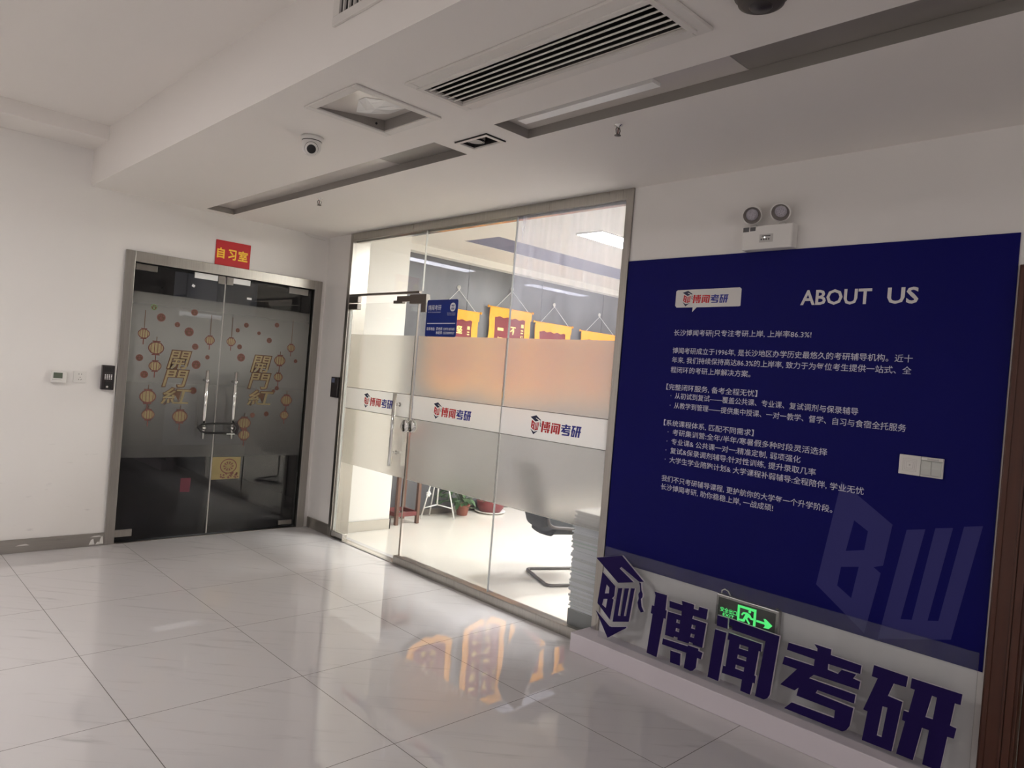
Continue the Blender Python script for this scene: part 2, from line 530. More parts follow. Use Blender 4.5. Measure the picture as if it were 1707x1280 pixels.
class MB:
    """Collects shapes and links them as one mesh object."""

    def __init__(self):
        self.v, self.f, self.m, self.s = [], [], [], []

    def add(self, verts, faces, mat=0, smooth=False):
        o = len(self.v)
        self.v += [tuple(p) for p in verts]
        for f in faces:
            self.f.append(tuple(i + o for i in f))
            self.m.append(mat)
            self.s.append(smooth)
        return self

    def box(self, a, b, mat=0):
        x0, x1 = sorted((a[0], b[0]))
        y0, y1 = sorted((a[1], b[1]))
        z0, z1 = sorted((a[2], b[2]))
        return self.add([(x0, y0, z0), (x1, y0, z0), (x1, y1, z0), (x0, y1, z0), (x0, y0, z1), (x1, y0, z1), (x1, y1, z1), (x0, y1, z1)],
                        [(3, 2, 1, 0), (4, 5, 6, 7), (0, 1, 5, 4), (1, 2, 6, 5), (2, 3, 7, 6), (3, 0, 4, 7)], mat)

    def quad(self, a, b, c, d, mat=0):
        return self.add([a, b, c, d], [(0, 1, 2, 3)], mat)

    def tube(self, pts, r, seg=10, mat=0, closed=False, radii=None):
        pts = [Vector(p) for p in pts]
        n = len(pts)
        vs, fs = [], []
        up = None
        for i in range(n):
            if closed:
                t = pts[(i + 1) % n] - pts[i - 1]
            else:
                t = pts[min(i + 1, n - 1)] - pts[max(i - 1, 0)]
            t.normalize()
            if up is None:
                up = Vector((0, 0, 1)) if abs(t.z) < 0.9 else Vector((1, 0, 0))
            side = t.cross(up)
            if side.length < 1e-5:
                side = t.cross(Vector((0, 1, 0)))
            side.normalize()
            up = side.cross(t).normalized()
            rr = radii[i] if radii else r
            for k in range(seg):
                a = 2 * math.pi * k / seg
                vs.append(pts[i] + side * (math.cos(a) * rr) + up * (math.sin(a) * rr))
        m = n if closed else n - 1
        for i in range(m):
            j = (i + 1) % n
            for k in range(seg):
                k2 = (k + 1) % seg
                fs.append((i * seg + k, j * seg + k, j * seg + k2, i * seg + k2))
        self.add(vs, fs, mat, True)
        if not closed:
            o = len(self.v) - len(vs)
            self.f.append(tuple(o + k for k in range(seg)))
            self.f.append(tuple(o + (n - 1) * seg + k for k in reversed(range(seg))))
            self.m += [mat, mat]
            self.s += [False, False]
        return self

    def lathe(self, prof, origin=(0, 0, 0), axis=(0, 0, 1), seg=28, mat=0, smooth=True, cap=True):
        """prof: (radius, height along the axis)."""
        ax = Vector(axis).normalized()
        s = ax.orthogonal().normalized()
        t = ax.cross(s)
        o = Vector(origin)
        vs, fs = [], []
        for r, h in prof:
            for k in range(seg):
                a = 2 * math.pi * k / seg
                vs.append(o + ax * h + s * (math.cos(a) * r) + t * (math.sin(a) * r))
        for i in range(len(prof) - 1):
            for k in range(seg):
                k2 = (k + 1) % seg
                fs.append((i * seg + k, i * seg + k2, (i + 1) * seg + k2, (i + 1) * seg + k))
        self.add(vs, fs, mat, smooth)
        if cap:
            b = len(self.v) - len(vs)
            self.f.append(tuple(b + k for k in reversed(range(seg))))
            self.f.append(tuple(b + (len(prof) - 1) * seg + k for k in range(seg)))
            self.m += [mat, mat]
            self.s += [False, False]
        return self

    def flat(self, shape, place, mat=0, edge=None):
        """shape = (verts (u,v,w), faces); place maps (u,v,w) to 3-D. edge: another slot for the side faces."""
        vs, fs = shape
        o = len(self.v)
        self.v += [tuple(place(*p)) for p in vs]
        for f in fs:
            ws = [vs[i][2] for i in f]
            side = max(ws) - min(ws) > 1e-6
            self.f.append(tuple(i + o for i in f))
            self.m.append(edge if (side and edge is not None) else mat)
            self.s.append(False)
        return self

    def build(self, name, mats, parent=None, world=True, bevel=0.0):
        me = bpy.data.meshes.new(name)
        vs = self.v
        if parent is not None and world:
            inv = MW[parent.name].inverted()
            vs = [inv @ Vector(p) for p in vs]
        me.from_pydata([tuple(p) for p in vs], [], self.f)
        if not isinstance(mats, (list, tuple)):
            mats = [mats]
        for x in mats:
            me.materials.append(MATS[x])
        for i, p in enumerate(me.polygons):
            p.material_index = self.m[i]
            p.use_smooth = self.s[i]
        me.update()
        o = bpy.data.objects.new(name, me)
        C.objects.link(o)
        MW[o.name] = Matrix.Identity(4)
        if parent is not None:
            o.parent = parent
            MW[o.name] = MW[parent.name].copy()
        if bevel > 0:
            b = o.modifiers.new('bevel', 'BEVEL')
            b.width = bevel
            b.segments = 2
            b.limit_method = 'ANGLE'
        return o


def tag(o, label, cat, group=None):
    o['label'] = label
    o['category'] = cat
    if group:
        o['group'] = group
    return o


def struct(o):
    o['kind'] = 'structure'
    return o


def empty(name, loc, rz=0.0):
    o = bpy.data.objects.new(name, None)
    o.empty_display_size = 0.1
    C.objects.link(o)
    o.location = loc
    o.rotation_euler = (0, 0, rz)
    MW[o.name] = Matrix.Translation(Vector(loc)) @ Matrix.Rotation(rz, 4, 'Z')
    return o


def thing(name, label, cat, loc, rz=0.0, group=None):
    return tag(empty(name, loc, rz), label, cat, group)


def copy_tree(o, parent=None):
    c = o.copy()
    C.objects.link(c)
    c.parent = parent
    for ch in list(o.children):
        copy_tree(ch, c)
    return c


def poly(polys, depth=0.0):
    """Filled 2-D outline (first polygon) with holes (the others); depth gives a slab from w=0 to w=depth."""
    cu = bpy.data.curves.new('outline', 'CURVE')
    cu.dimensions = '2D'
    cu.fill_mode = 'BOTH'
    cu.extrude = depth / 2
    for p in polys:
        s = cu.splines.new('POLY')
        s.points.add(len(p) - 1)
        for i, (u, v) in enumerate(p):
            s.points[i].co = (u, v, 0, 1)
        s.use_cyclic_u = True
    o = bpy.data.objects.new('outline', cu)
    C.objects.link(o)
    me = o.to_mesh()
    vs = [(v.co.x, v.co.y, v.co.z + depth / 2) for v in me.vertices]
    fs = [tuple(f.vertices) for f in me.polygons]
    o.to_mesh_clear()
    bpy.data.objects.remove(o)
    bpy.data.curves.remove(cu)
    return vs, fs


def text(s, bold=0.0, spacing=1.0):
    """Outline of a line of writing at unit size: (verts, faces), width, (ymin, ymax)."""
    cu = bpy.data.curves.new('writing', 'FONT')
    cu.body = s
    cu.size = 1.0
    cu.offset = bold
    cu.space_character = spacing
    cu.resolution_u = 2
    o = bpy.data.objects.new('writing', cu)
    C.objects.link(o)
    me = o.to_mesh()
    vs = [(v.co.x, v.co.y, 0.0) for v in me.vertices]
    fs = [tuple(f.vertices) for f in me.polygons]
    o.to_mesh_clear()
    bpy.data.objects.remove(o)
    bpy.data.curves.remove(cu)
    xs = [v[0] for v in vs]
    ys = [v[1] for v in vs]
    return (vs, fs), (min(xs), max(xs)), (min(ys), max(ys))


def fit_text(s, u0, u1, v0, v1, bold=0.0, w=0.0, spacing=1.0):
    """The writing scaled into the rectangle u0..u1, v0..v1."""
    (vs, fs), (a, b), (c, d) = text(s, bold, spacing)
    return [(u0 + (x - a) / (b - a) * (u1 - u0), v0 + (y - c) / (d - c) * (v1 - v0), w) for x, y, _ in vs], fs


def on_right(x0):
    """(u,v,w) on the glass-and-panel wall: u runs to the right in view (u = -y), w towards the viewer."""
    return lambda u, v, w: (x0 - w, -u, v)


def on_left(y0):
    return lambda u, v, w: (u, y0 - w, v)


def under(z0):
    return lambda u, v, w: (u, v, z0 - w)


def yz(polys):
    return [[(-a, b) for a, b in p] for p in polys]


def disc(u, v, r, n=20, ry=None):
    ry = ry or r
    return [(u + r * math.cos(2 * math.pi * i / n), v + ry * math.sin(2 * math.pi * i / n)) for i in range(n)]


def rrect(u0, v0, u1, v1, r, n=4):
    p = []
    for cx, cy, a0 in ((u1 - r, v0 + r, -90), (u1 - r, v1 - r, 0), (u0 + r, v1 - r, 90), (u0 + r, v0 + r, 180)):
        for i in range(n + 1):
            a = math.radians(a0 + 90 * i / n)
            p.append((cx + r * math.cos(a), cy + r * math.sin(a)))
    return p


def holed(x0, x1, y0, y1, holes):
    """Rectangles that cover x0..x1, y0..y1 except the holes (hx0, hx1, hy0, hy1)."""
    xs = sorted({x0, x1, *[h[0] for h in holes], *[h[1] for h in holes]})
    ys = sorted({y0, y1, *[h[2] for h in holes], *[h[3] for h in holes]})
    out = []
    for j in range(len(ys) - 1):
        run = None
        for i in range(len(xs) - 1):
            cx, cy = (xs[i] + xs[i + 1]) / 2, (ys[j] + ys[j + 1]) / 2
            solid = not any(h[0] < cx < h[1] and h[2] < cy < h[3] for h in holes)
            if solid:
                run = (run[0] if run else xs[i], xs[i + 1])
            if (not solid or i == len(xs) - 2) and run:
                out.append((run[0], run[1], ys[j], ys[j + 1]))
                run = None
    return out


H = 2.757            # height of the lowered ceiling

# ---------------------------------------------------------------- outlines (y, z) of the lettering and emblems, metres
cap=[[(-3.589,0.563),(-3.771,0.618),(-3.932,0.51),(-3.902,0.502),(-3.773,0.554),(-3.762,0.542),(-3.865,0.49),(-3.76,0.459)]]
tassel=[[(-3.9,0.501),(-3.913,0.498),(-3.922,0.459),(-3.931,0.442),(-3.931,0.424),(-3.922,0.412),(-3.931,0.372),(-3.948,0.349),(-3.928,0.339),(-3.909,0.361),(-3.901,0.387),(-3.907,0.412),(-3.902,0.434),(-3.912,0.451),(-3.908,0.481)]]
B=[[(-3.642,0.493),(-3.742,0.435),(-3.74,0.378),(-3.726,0.361),(-3.738,0.357),(-3.723,0.237),(-3.624,0.306)],[(-3.68,0.429),(-3.701,0.416),(-3.7,0.383),(-3.672,0.375)],[(-3.667,0.342),(-3.694,0.349),(-3.688,0.295),(-3.66,0.306)]]
W=[[(-3.763,0.43),(-3.792,0.438),(-3.777,0.277),(-3.794,0.28),(-3.808,0.441),(-3.837,0.449),(-3.818,0.287),(-3.833,0.291),(-3.851,0.453),(-3.876,0.459),(-3.854,0.265),(-3.743,0.232)]]
book=[[(-3.616,0.263),(-3.724,0.2),(-3.741,0.201),(-3.84,0.232),(-3.841,0.226),(-3.717,0.131)]]
bo=[[(-4.005,0.476),(-4.086,0.478),(-4.084,0.398),(-4.092,0.398),(-4.09,0.352),(-4.077,0.352),(-4.053,0.133),(-3.987,0.136),(-4.005,0.354),(-3.993,0.354),(-3.996,0.399),(-4.011,0.4),(-4.014,0.459)]]
bo2=[[(-4.104,0.454),(-4.184,0.454),(-4.177,0.475),(-4.253,0.475),(-4.252,0.453),(-4.279,0.454),(-4.283,0.473),(-4.333,0.474),(-4.328,0.419),(-4.251,0.417),(-4.248,0.4),(-4.331,0.401),(-4.319,0.271),(-4.263,0.27),(-4.261,0.278),(-4.242,0.278),(-4.239,0.268),(-4.171,0.265),(-4.171,0.277),(-4.149,0.277),(-4.148,0.269),(-4.093,0.267),(-4.1,0.395),(-4.183,0.398),(-4.182,0.421),(-4.107,0.419)],[(-4.157,0.37),(-4.178,0.371),(-4.177,0.353),(-4.155,0.352)],[(-4.157,0.324),(-4.178,0.325),(-4.177,0.307),(-4.156,0.307)],[(-4.249,0.37),(-4.271,0.372),(-4.269,0.351),(-4.246,0.35)],[(-4.248,0.323),(-4.27,0.324),(-4.267,0.306),(-4.245,0.304)]]
bo3=[[(-4.082,0.245),(-4.235,0.252),(-4.236,0.258),(-4.298,0.26),(-4.298,0.249),(-4.323,0.247),(-4.317,0.211),(-4.295,0.211),(-4.292,0.159),(-4.277,0.139),(-4.261,0.132),(-4.222,0.135),(-4.23,0.216),(-4.08,0.212)]]
bo4=[[(-4.134,0.197),(-4.197,0.2),(-4.199,0.137),(-4.138,0.135)]]
wen=[[(-4.388,0.461),(-4.447,0.462),(-4.449,0.41),(-4.389,0.408)]]
wen2=[[(-4.382,0.388),(-4.446,0.389),(-4.423,0.137),(-4.362,0.138)]]
wen3=[[(-4.456,0.464),(-4.716,0.457),(-4.692,0.169),(-4.682,0.149),(-4.665,0.137),(-4.62,0.137),(-4.649,0.412),(-4.474,0.413),(-4.473,0.43),(-4.454,0.43)]]
wen4=[[(-4.457,0.393),(-4.632,0.392),(-4.631,0.355),(-4.62,0.355),(-4.609,0.233),(-4.616,0.232),(-4.615,0.195),(-4.603,0.195),(-4.594,0.133),(-4.543,0.134),(-4.547,0.19),(-4.438,0.185),(-4.442,0.223),(-4.455,0.224),(-4.464,0.358),(-4.454,0.358)],[(-4.52,0.355),(-4.566,0.356),(-4.566,0.337),(-4.518,0.335)],[(-4.515,0.303),(-4.561,0.304),(-4.56,0.285),(-4.513,0.284)],[(-4.509,0.251),(-4.554,0.252),(-4.552,0.231),(-4.507,0.231)]]
kao=[[(-4.761,0.442),(-4.895,0.446),(-4.895,0.458),(-4.879,0.474),(-4.956,0.474),(-4.956,0.449),(-5.088,0.447),(-5.086,0.409),(-4.948,0.406),(-4.948,0.38),(-4.993,0.377),(-5.008,0.401),(-5.07,0.402),(-5.058,0.38),(-5.089,0.377),(-5.085,0.34),(-4.889,0.336),(-4.869,0.313),(-5.074,0.314),(-5.071,0.274),(-4.911,0.274),(-4.904,0.258),(-5.07,0.253),(-5.061,0.171),(-5.048,0.147),(-5.032,0.135),(-4.766,0.135),(-4.799,0.175),(-4.993,0.179),(-4.994,0.214),(-4.818,0.214),(-4.825,0.253),(-4.808,0.234),(-4.738,0.237),(-4.81,0.334),(-4.74,0.334),(-4.747,0.372),(-4.885,0.375),(-4.887,0.406),(-4.756,0.407)]]
yan=[[(-5.138,0.467),(-5.273,0.465),(-5.269,0.419),(-5.221,0.417),(-5.203,0.358),(-5.26,0.354),(-5.235,0.133),(-5.115,0.132),(-5.128,0.262),(-5.11,0.264),(-5.157,0.416),(-5.133,0.417)],[(-5.186,0.307),(-5.205,0.308),(-5.192,0.177),(-5.173,0.177)]]
yan2=[[(-5.287,0.464),(-5.471,0.465),(-5.468,0.421),(-5.448,0.42),(-5.438,0.327),(-5.461,0.324),(-5.455,0.281),(-5.432,0.279),(-5.416,0.133),(-5.352,0.132),(-5.366,0.278),(-5.34,0.278),(-5.317,0.133),(-5.253,0.133),(-5.276,0.278),(-5.264,0.28),(-5.267,0.321),(-5.286,0.321),(-5.302,0.421),(-5.285,0.421)],[(-5.366,0.42),(-5.384,0.419),(-5.376,0.327),(-5.349,0.326)]]
mB=[[(-4.9,1.219),(-5.133,1.065),(-5.109,0.878),(-5.07,0.862),(-5.102,0.842),(-5.055,0.56),(-4.825,0.72)],[(-4.971,1.052),(-5.034,1.015),(-5.025,0.928),(-4.946,0.906)],[(-4.931,0.829),(-5.008,0.848),(-4.987,0.7),(-4.921,0.74)]]
mW=[[(-5.191,1.055),(-5.263,1.072),(-5.197,0.667),(-5.241,0.677),(-5.3,1.084),(-5.365,1.099),(-5.301,0.691),(-5.341,0.702),(-5.404,1.112),(-5.47,1.128),(-5.392,0.639),(-5.113,0.554)]]
ex_door=[[(-4.457,0.524),(-4.558,0.525),(-4.559,0.438),(-4.545,0.439),(-4.545,0.511),(-4.47,0.512),(-4.471,0.44),(-4.459,0.439)]]
ex_run=[[(-4.478,0.48),(-4.489,0.495),(-4.51,0.497),(-4.526,0.492),(-4.536,0.478),(-4.546,0.478),(-4.546,0.468),(-4.532,0.468),(-4.519,0.477),(-4.513,0.468),(-4.53,0.448),(-4.523,0.441),(-4.504,0.464),(-4.501,0.45),(-4.49,0.446),(-4.472,0.447),(-4.469,0.455),(-4.489,0.459),(-4.502,0.486),(-4.493,0.486),(-4.485,0.475)]]
ex_arrow=[[(-4.561,0.477),(-4.604,0.477),(-4.597,0.492),(-4.608,0.494),(-4.645,0.471),(-4.627,0.451),(-4.599,0.448),(-4.607,0.46),(-4.603,0.466),(-4.561,0.466)]]
bubble=[[(-3.929,2.135),(-4.306,2.139),(-4.316,2.131),(-4.317,2.043),(-4.31,2.04),(-4.058,2.038),(-4.032,2.012),(-4.033,2.038),(-3.93,2.038),(-3.92,2.048),(-3.92,2.128)]]

# ---------------------------------------------------------------- the building
XW, YB = -7.6, -11.5      # far side wall with windows, far end of the corridor
struct(MB().box((XW, YB, -0.1), (0.12, 0.12, 0)).build('floor', 'floor_tiles'))
# wall with the double door (opening x -1.7464..-0.0426, z 0..2.3285)
m = MB()
m.box((XW, 0, 0), (-1.74, 0.12, 3.3)).box((-0.05, 0, 0), (0.12, 0.12, 3.3)).box((-1.74, 0, 2.32), (-0.05, 0.12, 3.3))
struct(m.build('wall_left', 'wall_paint_scuffed'))
# wall with the glass front (opening y -3.567..-0.415) and the wooden door (y -6.55..-5.56)
m = MB()
m.box((0, -0.415, 0), (0.12, 0.0, 2.9)).box((0, -3.567, 2.75), (0.12, -0.415, 2.9))
m.box((0, -5.58, 0), (0.12, -3.567, 2.9)).box((0, -6.55, 2.14), (0.12, -5.58, 2.9)).box((0, YB, 0), (0.12, -6.55, 2.9))
struct(m.build('wall_right', 'wall_paint'))
# far side wall: three window openings; end wall: one window opening
m = MB()
m.box((XW - 0.15, YB, 0), (XW, 0.12, 0.85)).box((XW - 0.15, YB, 2.65), (XW, 0.12, 3.3))
for a, b in ((YB, -8.0), (-5.9, -5.6), (-3.4, -3.1), (-1.2, 0.12)):
    m.box((XW - 0.15, a, 0.85), (XW, b, 2.65))
struct(m.build('wall_far_side', 'wall_paint'))
m = MB()
m.box((XW, YB - 0.15, 0), (0.12, YB, 0.85)).box((XW, YB - 0.15, 2.65), (0.12, YB, 3.3))
m.box((XW, YB - 0.15, 0.85), (-6.7, YB, 2.65)).box((-2.5, YB - 0.15, 0.85), (0.12, YB, 2.65))
struct(m.build('wall_far_end', 'wall_paint'))
for i, (a, b) in enumerate(((-8.0, -5.9), (-5.6, -3.4), (-3.1, -1.2))):
    r = struct(empty('window_%d' % (i + 3), (XW - 0.08, (a + b) / 2, 0.85)))
    f = MB()
    f.box((XW - 0.11, a, 0.85), (XW - 0.05, b, 0.90)).box((XW - 0.11, a, 2.60), (XW - 0.05, b, 2.65))
    for y in (a, (a + b) / 2 - 0.025, b - 0.05):
        f.box((XW - 0.11, y, 0.85), (XW - 0.05, y + 0.05, 2.65))
    f.build('frame', 'white_plastic', r)
# lowered ceiling along the glass front, with its cut-outs
SLOT_A = (-1.197, -0.970, -3.165, -0.105)
SLOT_B = (-1.200, -0.970, -8.40, -3.628)
HATCH = (-1.825, -1.449, -3.450, -3.082)
SPOT = (-1.120, -1.022, -3.485, -3.284)
VENT = (-1.672, -1.463, -4.850, -3.712)
m = MB()
for r in holed(-2.022, 0.0, YB, 0.0, [SLOT_A, SLOT_B, HATCH, SPOT, VENT]):
    m.box((r[0], r[2], H), (r[1], r[3], H + 0.10))
m.box((-2.004, YB, H + 0.30), (0.0, 0.0, H + 0.34))
struct(m.build('ceiling', 'ceiling_paint'))
# vertical face where the lowered ceiling steps up to the high one
m = MB()
m.box((-2.022, YB, H + 0.10), (-2.002, 0.0, 3.20))
struct(m.build('ceiling_step', 'ceiling_paint'))
m = MB().box((XW, YB, 3.13), (-2.022, 0, 3.22))
struct(m.build('ceiling_high', 'ceiling_paint'))
struct(MB().box((XW, -0.41, 3.03), (-2.022, 0, 3.13)).build('ceiling_beam', 'ceiling_paint'))

# baseboards, brushed steel
struct(MB().box((XW, -0.012, 0), (-1.7464, 0.002, 0.098)).build('baseboard_left', 'steel_base', bevel=0.002))
struct(MB().box((-0.012, -0.411, 0), (0.002, -0.014, 0.098)).build('baseboard_right', 'steel_base', bevel=0.002))
# dark painted-over scrapes of white putty on the left baseboard
m = MB()
for x, z, w, h in ((-1.83, 0.012, 0.022, 0.045), (-1.765, 0.012, 0.018, 0.062), (-2.28, 0.05, 0.05, 0.012), (-1.80, 0.070, 0.05, 0.010), (-1.79, 0.01, 0.016, 0.022)):
    m.flat(poly([[(x - w, z), (x + w * 0.8, z), (x + w * 0.3, z + h), (x - w * 0.4, z + h * 0.8)]], 0.0), on_left(-0.0125))
o = m.build('paint_spots', 'white_plastic', bpy.data.objects['baseboard_left'])

# ---------------------------------------------------------------- office behind the glass
struct(MB().box((0.12, -7.0, -0.1), (6.6, 0.3, 0)).build('floor_office', 'office_floor'))
struct(MB().box((0.12, -0.40, 0), (0.66, 0.12, 2.95)).build('wall_pier', 'office_paint'))
struct(MB().box((0.12, -0.412, 0), (0.672, -0.40, 0.10)).box((0.66, -0.412, 0), (0.672, 0.0, 0.10)).build('baseboard_pier', 'steel_bright'))
STRIP = (1.05, 4.6, -1.235, -0.73)
LEDS = [(1.25, 2.45, -2.31, -2.03), (3.4, 4.6, -2.31, -2.03), (1.25, 2.45, -4.1, -3.82), (3.4, 4.6, -4.1, -3.82)]
ZO = 2.87
m = MB()
for r in holed(0.12, 6.6, -7.0, 0.0, [STRIP]):
    m.box((r[0], r[2], ZO), (r[1], r[3], ZO + 0.12))
struct(m.build('ceiling_office', 'office_paint'))
struct(MB().box((STRIP[0], STRIP[2], ZO + 0.006), (STRIP[1], STRIP[3], ZO + 0.10)).build('trim_1', 'recess_blue'))
struct(MB().box((0.66, -0.11, 2.80), (6.6, 0.12, 2.87)).build('trim_2', 'office_paint'))
struct(MB().box((6.6, -7.0, 0), (6.72, 6.2, 3.1)).build('wall_office_end', 'office_paint'))
struct(MB().box((0.12, -7.12, 0), (6.72, -7.0, 3.1)).build('wall_office_side', 'office_paint'))
# dark glass partition between the office and the study room: panes and slim joints
w5 = struct(empty('window_2', (3.6, 0.03, 0)))
xs = [0.66, 1.78, 2.98, 4.18, 5.38, 6.6]
for a, b in zip(xs[:-1], xs[1:]):
    MB().box((a + 0.004, 0.02, 0.06), (b - 0.004, 0.035, 2.80)).build('glass_pane', 'partition_glass', w5)
MB().box((0.66, 0.01, 0), (6.6, 0.06, 0.06)).build('sill', 'steel_dark', w5)
# study room
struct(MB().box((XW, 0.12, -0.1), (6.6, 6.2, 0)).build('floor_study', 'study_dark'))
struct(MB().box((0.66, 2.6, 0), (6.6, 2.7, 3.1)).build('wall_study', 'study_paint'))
struct(MB().box((0.54, 0.12, 0), (0.66, 2.7, 3.1)).build('wall_study_blocker', 'study_dark'))  # added divider, keeps the space behind the double door dark
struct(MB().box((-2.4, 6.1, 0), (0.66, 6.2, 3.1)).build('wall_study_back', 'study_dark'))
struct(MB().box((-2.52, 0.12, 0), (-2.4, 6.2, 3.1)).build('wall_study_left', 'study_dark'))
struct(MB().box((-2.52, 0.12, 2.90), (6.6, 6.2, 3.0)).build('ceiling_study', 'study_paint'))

# office flush panels: the first is seen, the rest are added lamps
for k, (a, b, c, d) in enumerate(LEDS):
    lab = ['bright flush ceiling panel light at the right edge of the glass front, nearest the glass',
           'added unseen ceiling panel light deep in the office behind the first panel',
           'added unseen ceiling panel light over the visitor chair side of the office, near the glass',
           'added unseen ceiling panel light in the far rear of the office'][k]
    t = thing('panel_light', lab, 'ceiling light', ((a + b) / 2, (c + d) / 2, ZO), 0, 'office ceiling panel lights')
    MB().box((a - 0.012, c - 0.012, ZO - 0.012), (b + 0.012, d + 0.012, ZO)).build('frame', 'white_plastic', t)
    MB().box((a, c, ZO - 0.014), (b, d, ZO - 0.011)).build('diffuser', 'led_panel', t)
# added fill lamp in the corridor's high ceiling, beyond the left edge of the picture
t = thing('panel_light', 'added unseen fill panel light in the high corridor ceiling near the left wall', 'ceiling light', (-4.6, -2.2, 3.13))
MB().box((-4.92, -2.52, 3.115), (-4.28, -1.88, 3.13)).build('frame', 'white_plastic', t)
MB().box((-4.90, -2.50, 3.112), (-4.30, -1.90, 3.1155)).build('diffuser', 'corridor_fill_panel', t)
for k, (a, b, c, d) in enumerate(((0.80, 2.12, 0.30, 0.50), (3.13, 4.24, 0.33, 0.53))):
    lab = ['long white strip light seen through the dark glass beside the white pier',
           'shorter white strip light seen through the dark glass above the third pennant'][k]
    t = thing('strip_light', lab, 'ceiling light', ((a + b) / 2, (c + d) / 2, 2.82), 0, 'study room strip lights')
    MB().box((a, c, 2.80), (b, d, 2.90)).build('housing', 'white_plastic', t)
    MB().box((a + 0.01, c + 0.01, 2.795), (b - 0.01, d - 0.01, 2.801)).build('diffuser', 'led_strip', t)
t = thing('pendant_light', 'thin white linear light glowing inside the dark study room behind the double door', 'ceiling light', (0.10, 3.5, 2.06))
MB().box((-0.14, 3.46, 2.040), (0.44, 3.54, 2.085)).build('housing', 'white_plastic', t)
MB().box((-0.13, 3.468, 2.032), (0.43, 3.532, 2.041)).box((-0.13, 3.452, 2.046), (0.43, 3.461, 2.078)).build('diffuser', 'pendant_glow', t)
mm = MB()
for x in (-0.05, 0.35):
    mm.tube([(x, 3.5, 2.085), (x, 3.5, 2.90)], 0.003, 6)
mm.build('cable', 'black', t)

# ---------------------------------------------------------------- glass front of the office
w = struct(empty('window_1', (0.03, -1.99, 0)))
m = MB()
m.box((-0.012, -0.456, 0), (0.10, -0.411, 2.757)).box((-0.012, -3.572, 0), (0.10, -3.520, 2.757)).box((-0.012, -3.52, 2.692), (0.10, -0.456, 2.757))
m.build('frame', 'steel', w, bevel=0.002)
MB().box((0.10, -0.434, 0), (0.185, -0.4125, 2.757)).build('inner_jamb', 'steel', w)
m = MB()
m.box((-0.020, -3.52, 0), (0.035, -1.462, 0.060)).box((0.035, -3.52, 0), (0.10, -1.462, 0.045)).box((-0.020, -3.52, 0.060), (0.022, -1.462, 0.066))
m.build('sill', 'steel', w, bevel=0.002)
MB().box((0.022, -3.52, 2.676), (0.06, -0.456, 2.692)).build('glazing_channel', 'steel_bright', w)
MB().box((0.0, -1.50, 2.189), (0.028, -0.456, 2.207)).build('transom_bar', 'steel_dark', w)
MB().box((0.008, -1.526, 2.207), (0.020, -0.458, 2.690)).build('glass_pane', 'clear_glass', w)
p1 = MB().box((0.008, -2.562, 0.060), (0.020, -1.530, 2.690)).build('glass_pane', 'clear_glass', w)
p2 = MB().box((0.008, -3.520, 0.060), (0.020, -2.568, 2.690)).build('glass_pane', 'dusty_flare_glass', w)
MB().box((0.007, -2.568, 0.060), (0.021, -2.562, 2.690)).box((0.007, -1.530, 2.207), (0.021, -1.526, 2.690)).build('glass_joint', 'key_white', w)
# clamps at the free top corner of the fixed pane
m = MB()
m.box((-0.006, -1.605, 2.105), (0.034, -1.385, 2.180)).box((-0.006, -1.605, 2.035), (0.034, -1.545, 2.110)).box((-0.004, -1.39, 2.125), (0.032, -1.20, 2.170)).box((-0.002, -1.28, 2.110), (0.030, -1.15, 2.135))
m.build('corner_clamp', 'steel_dark', w, bevel=0.003)
m = MB()
m.box((-0.006, -0.60, 2.128), (0.034, -0.462, 2.186))
m.build('hinge_clamp', 'steel_dark', w, bevel=0.003)

FZ = [(0.69, 1.178, 'frosted_film'), (1.182, 1.366, 'white_film'), (1.370, 1.845, 'frosted_film')]


def film(parent, y0, y1):
    m = MB()
    for a, b, s in FZ:
        m.box((0.0035, y0, a), (0.0075, y1, b), 0 if s == 'frosted_film' else 1)
    m.box((0.0030, y0, 1.178), (0.0034, y1, 1.182), 2)
    m.box((0.0030, y0, 1.366), (0.0034, y1, 1.370), 2)
    return m.build('frosted_film', ['frosted_film', 'white_film', 'film_line'], parent)


GLYPHS = {'bo': [bo, bo2, bo3, bo4], 'wen': [wen, wen2, wen3, wen4], 'kao': [kao], 'yan': [yan, yan2]}
EMBLEM = {'cap': [cap, tassel], 'letters': [B, W], 'book': [book]}


def logo(parent, u0, v0, height, x, cols, echar=1.0, name='logo', ratio=1.0):
    """Cap-and-book emblem with the four characters, scaled from the big lettering; height is that of the characters."""
    k = height / 0.345
    kx = k * ratio
    m = MB()
    ek = k * echar
    for key, mat in (('cap', 2), ('letters', 0), ('book', 2)):
        for g in EMBLEM[key]:
            q = [[(u0 + (-a - 3.589) * ek * ratio, v0 + height * 0.47 + (b - 0.345) * ek) for a, b in p] for p in g]
            m.flat(poly(q), on_right(x), mat)
    eu = u0 + 0.36 * ek * ratio
    for i, key in enumerate(('bo', 'wen', 'kao', 'yan')):
        for g in GLYPHS[key]:
            q = [[(eu + (-a - 3.987) * kx, v0 + (b - 0.131) * k) for a, b in p] for p in g]
            m.flat(poly(q), on_right(x), 0 if i < 2 else 1)
    return m.build(name, cols, parent)


LC = ['logo_red', 'logo_blue', 'logo_navy']
f1 = film(w, -2.560, -1.532)
logo(f1, 1.802, 1.231, 0.073, 0.0028, LC, 1.25, 'printed_logo', 1.10)
f2 = film(w, -3.519, -2.570)
logo(f2, 2.856, 1.231, 0.073, 0.0028, LC, 1.25, 'printed_logo', 1.10)
MB().box((0.001, -3.519, 0.6895), (0.0075, -1.532, 0.691)).build('film_edge', 'paper_grey', w)

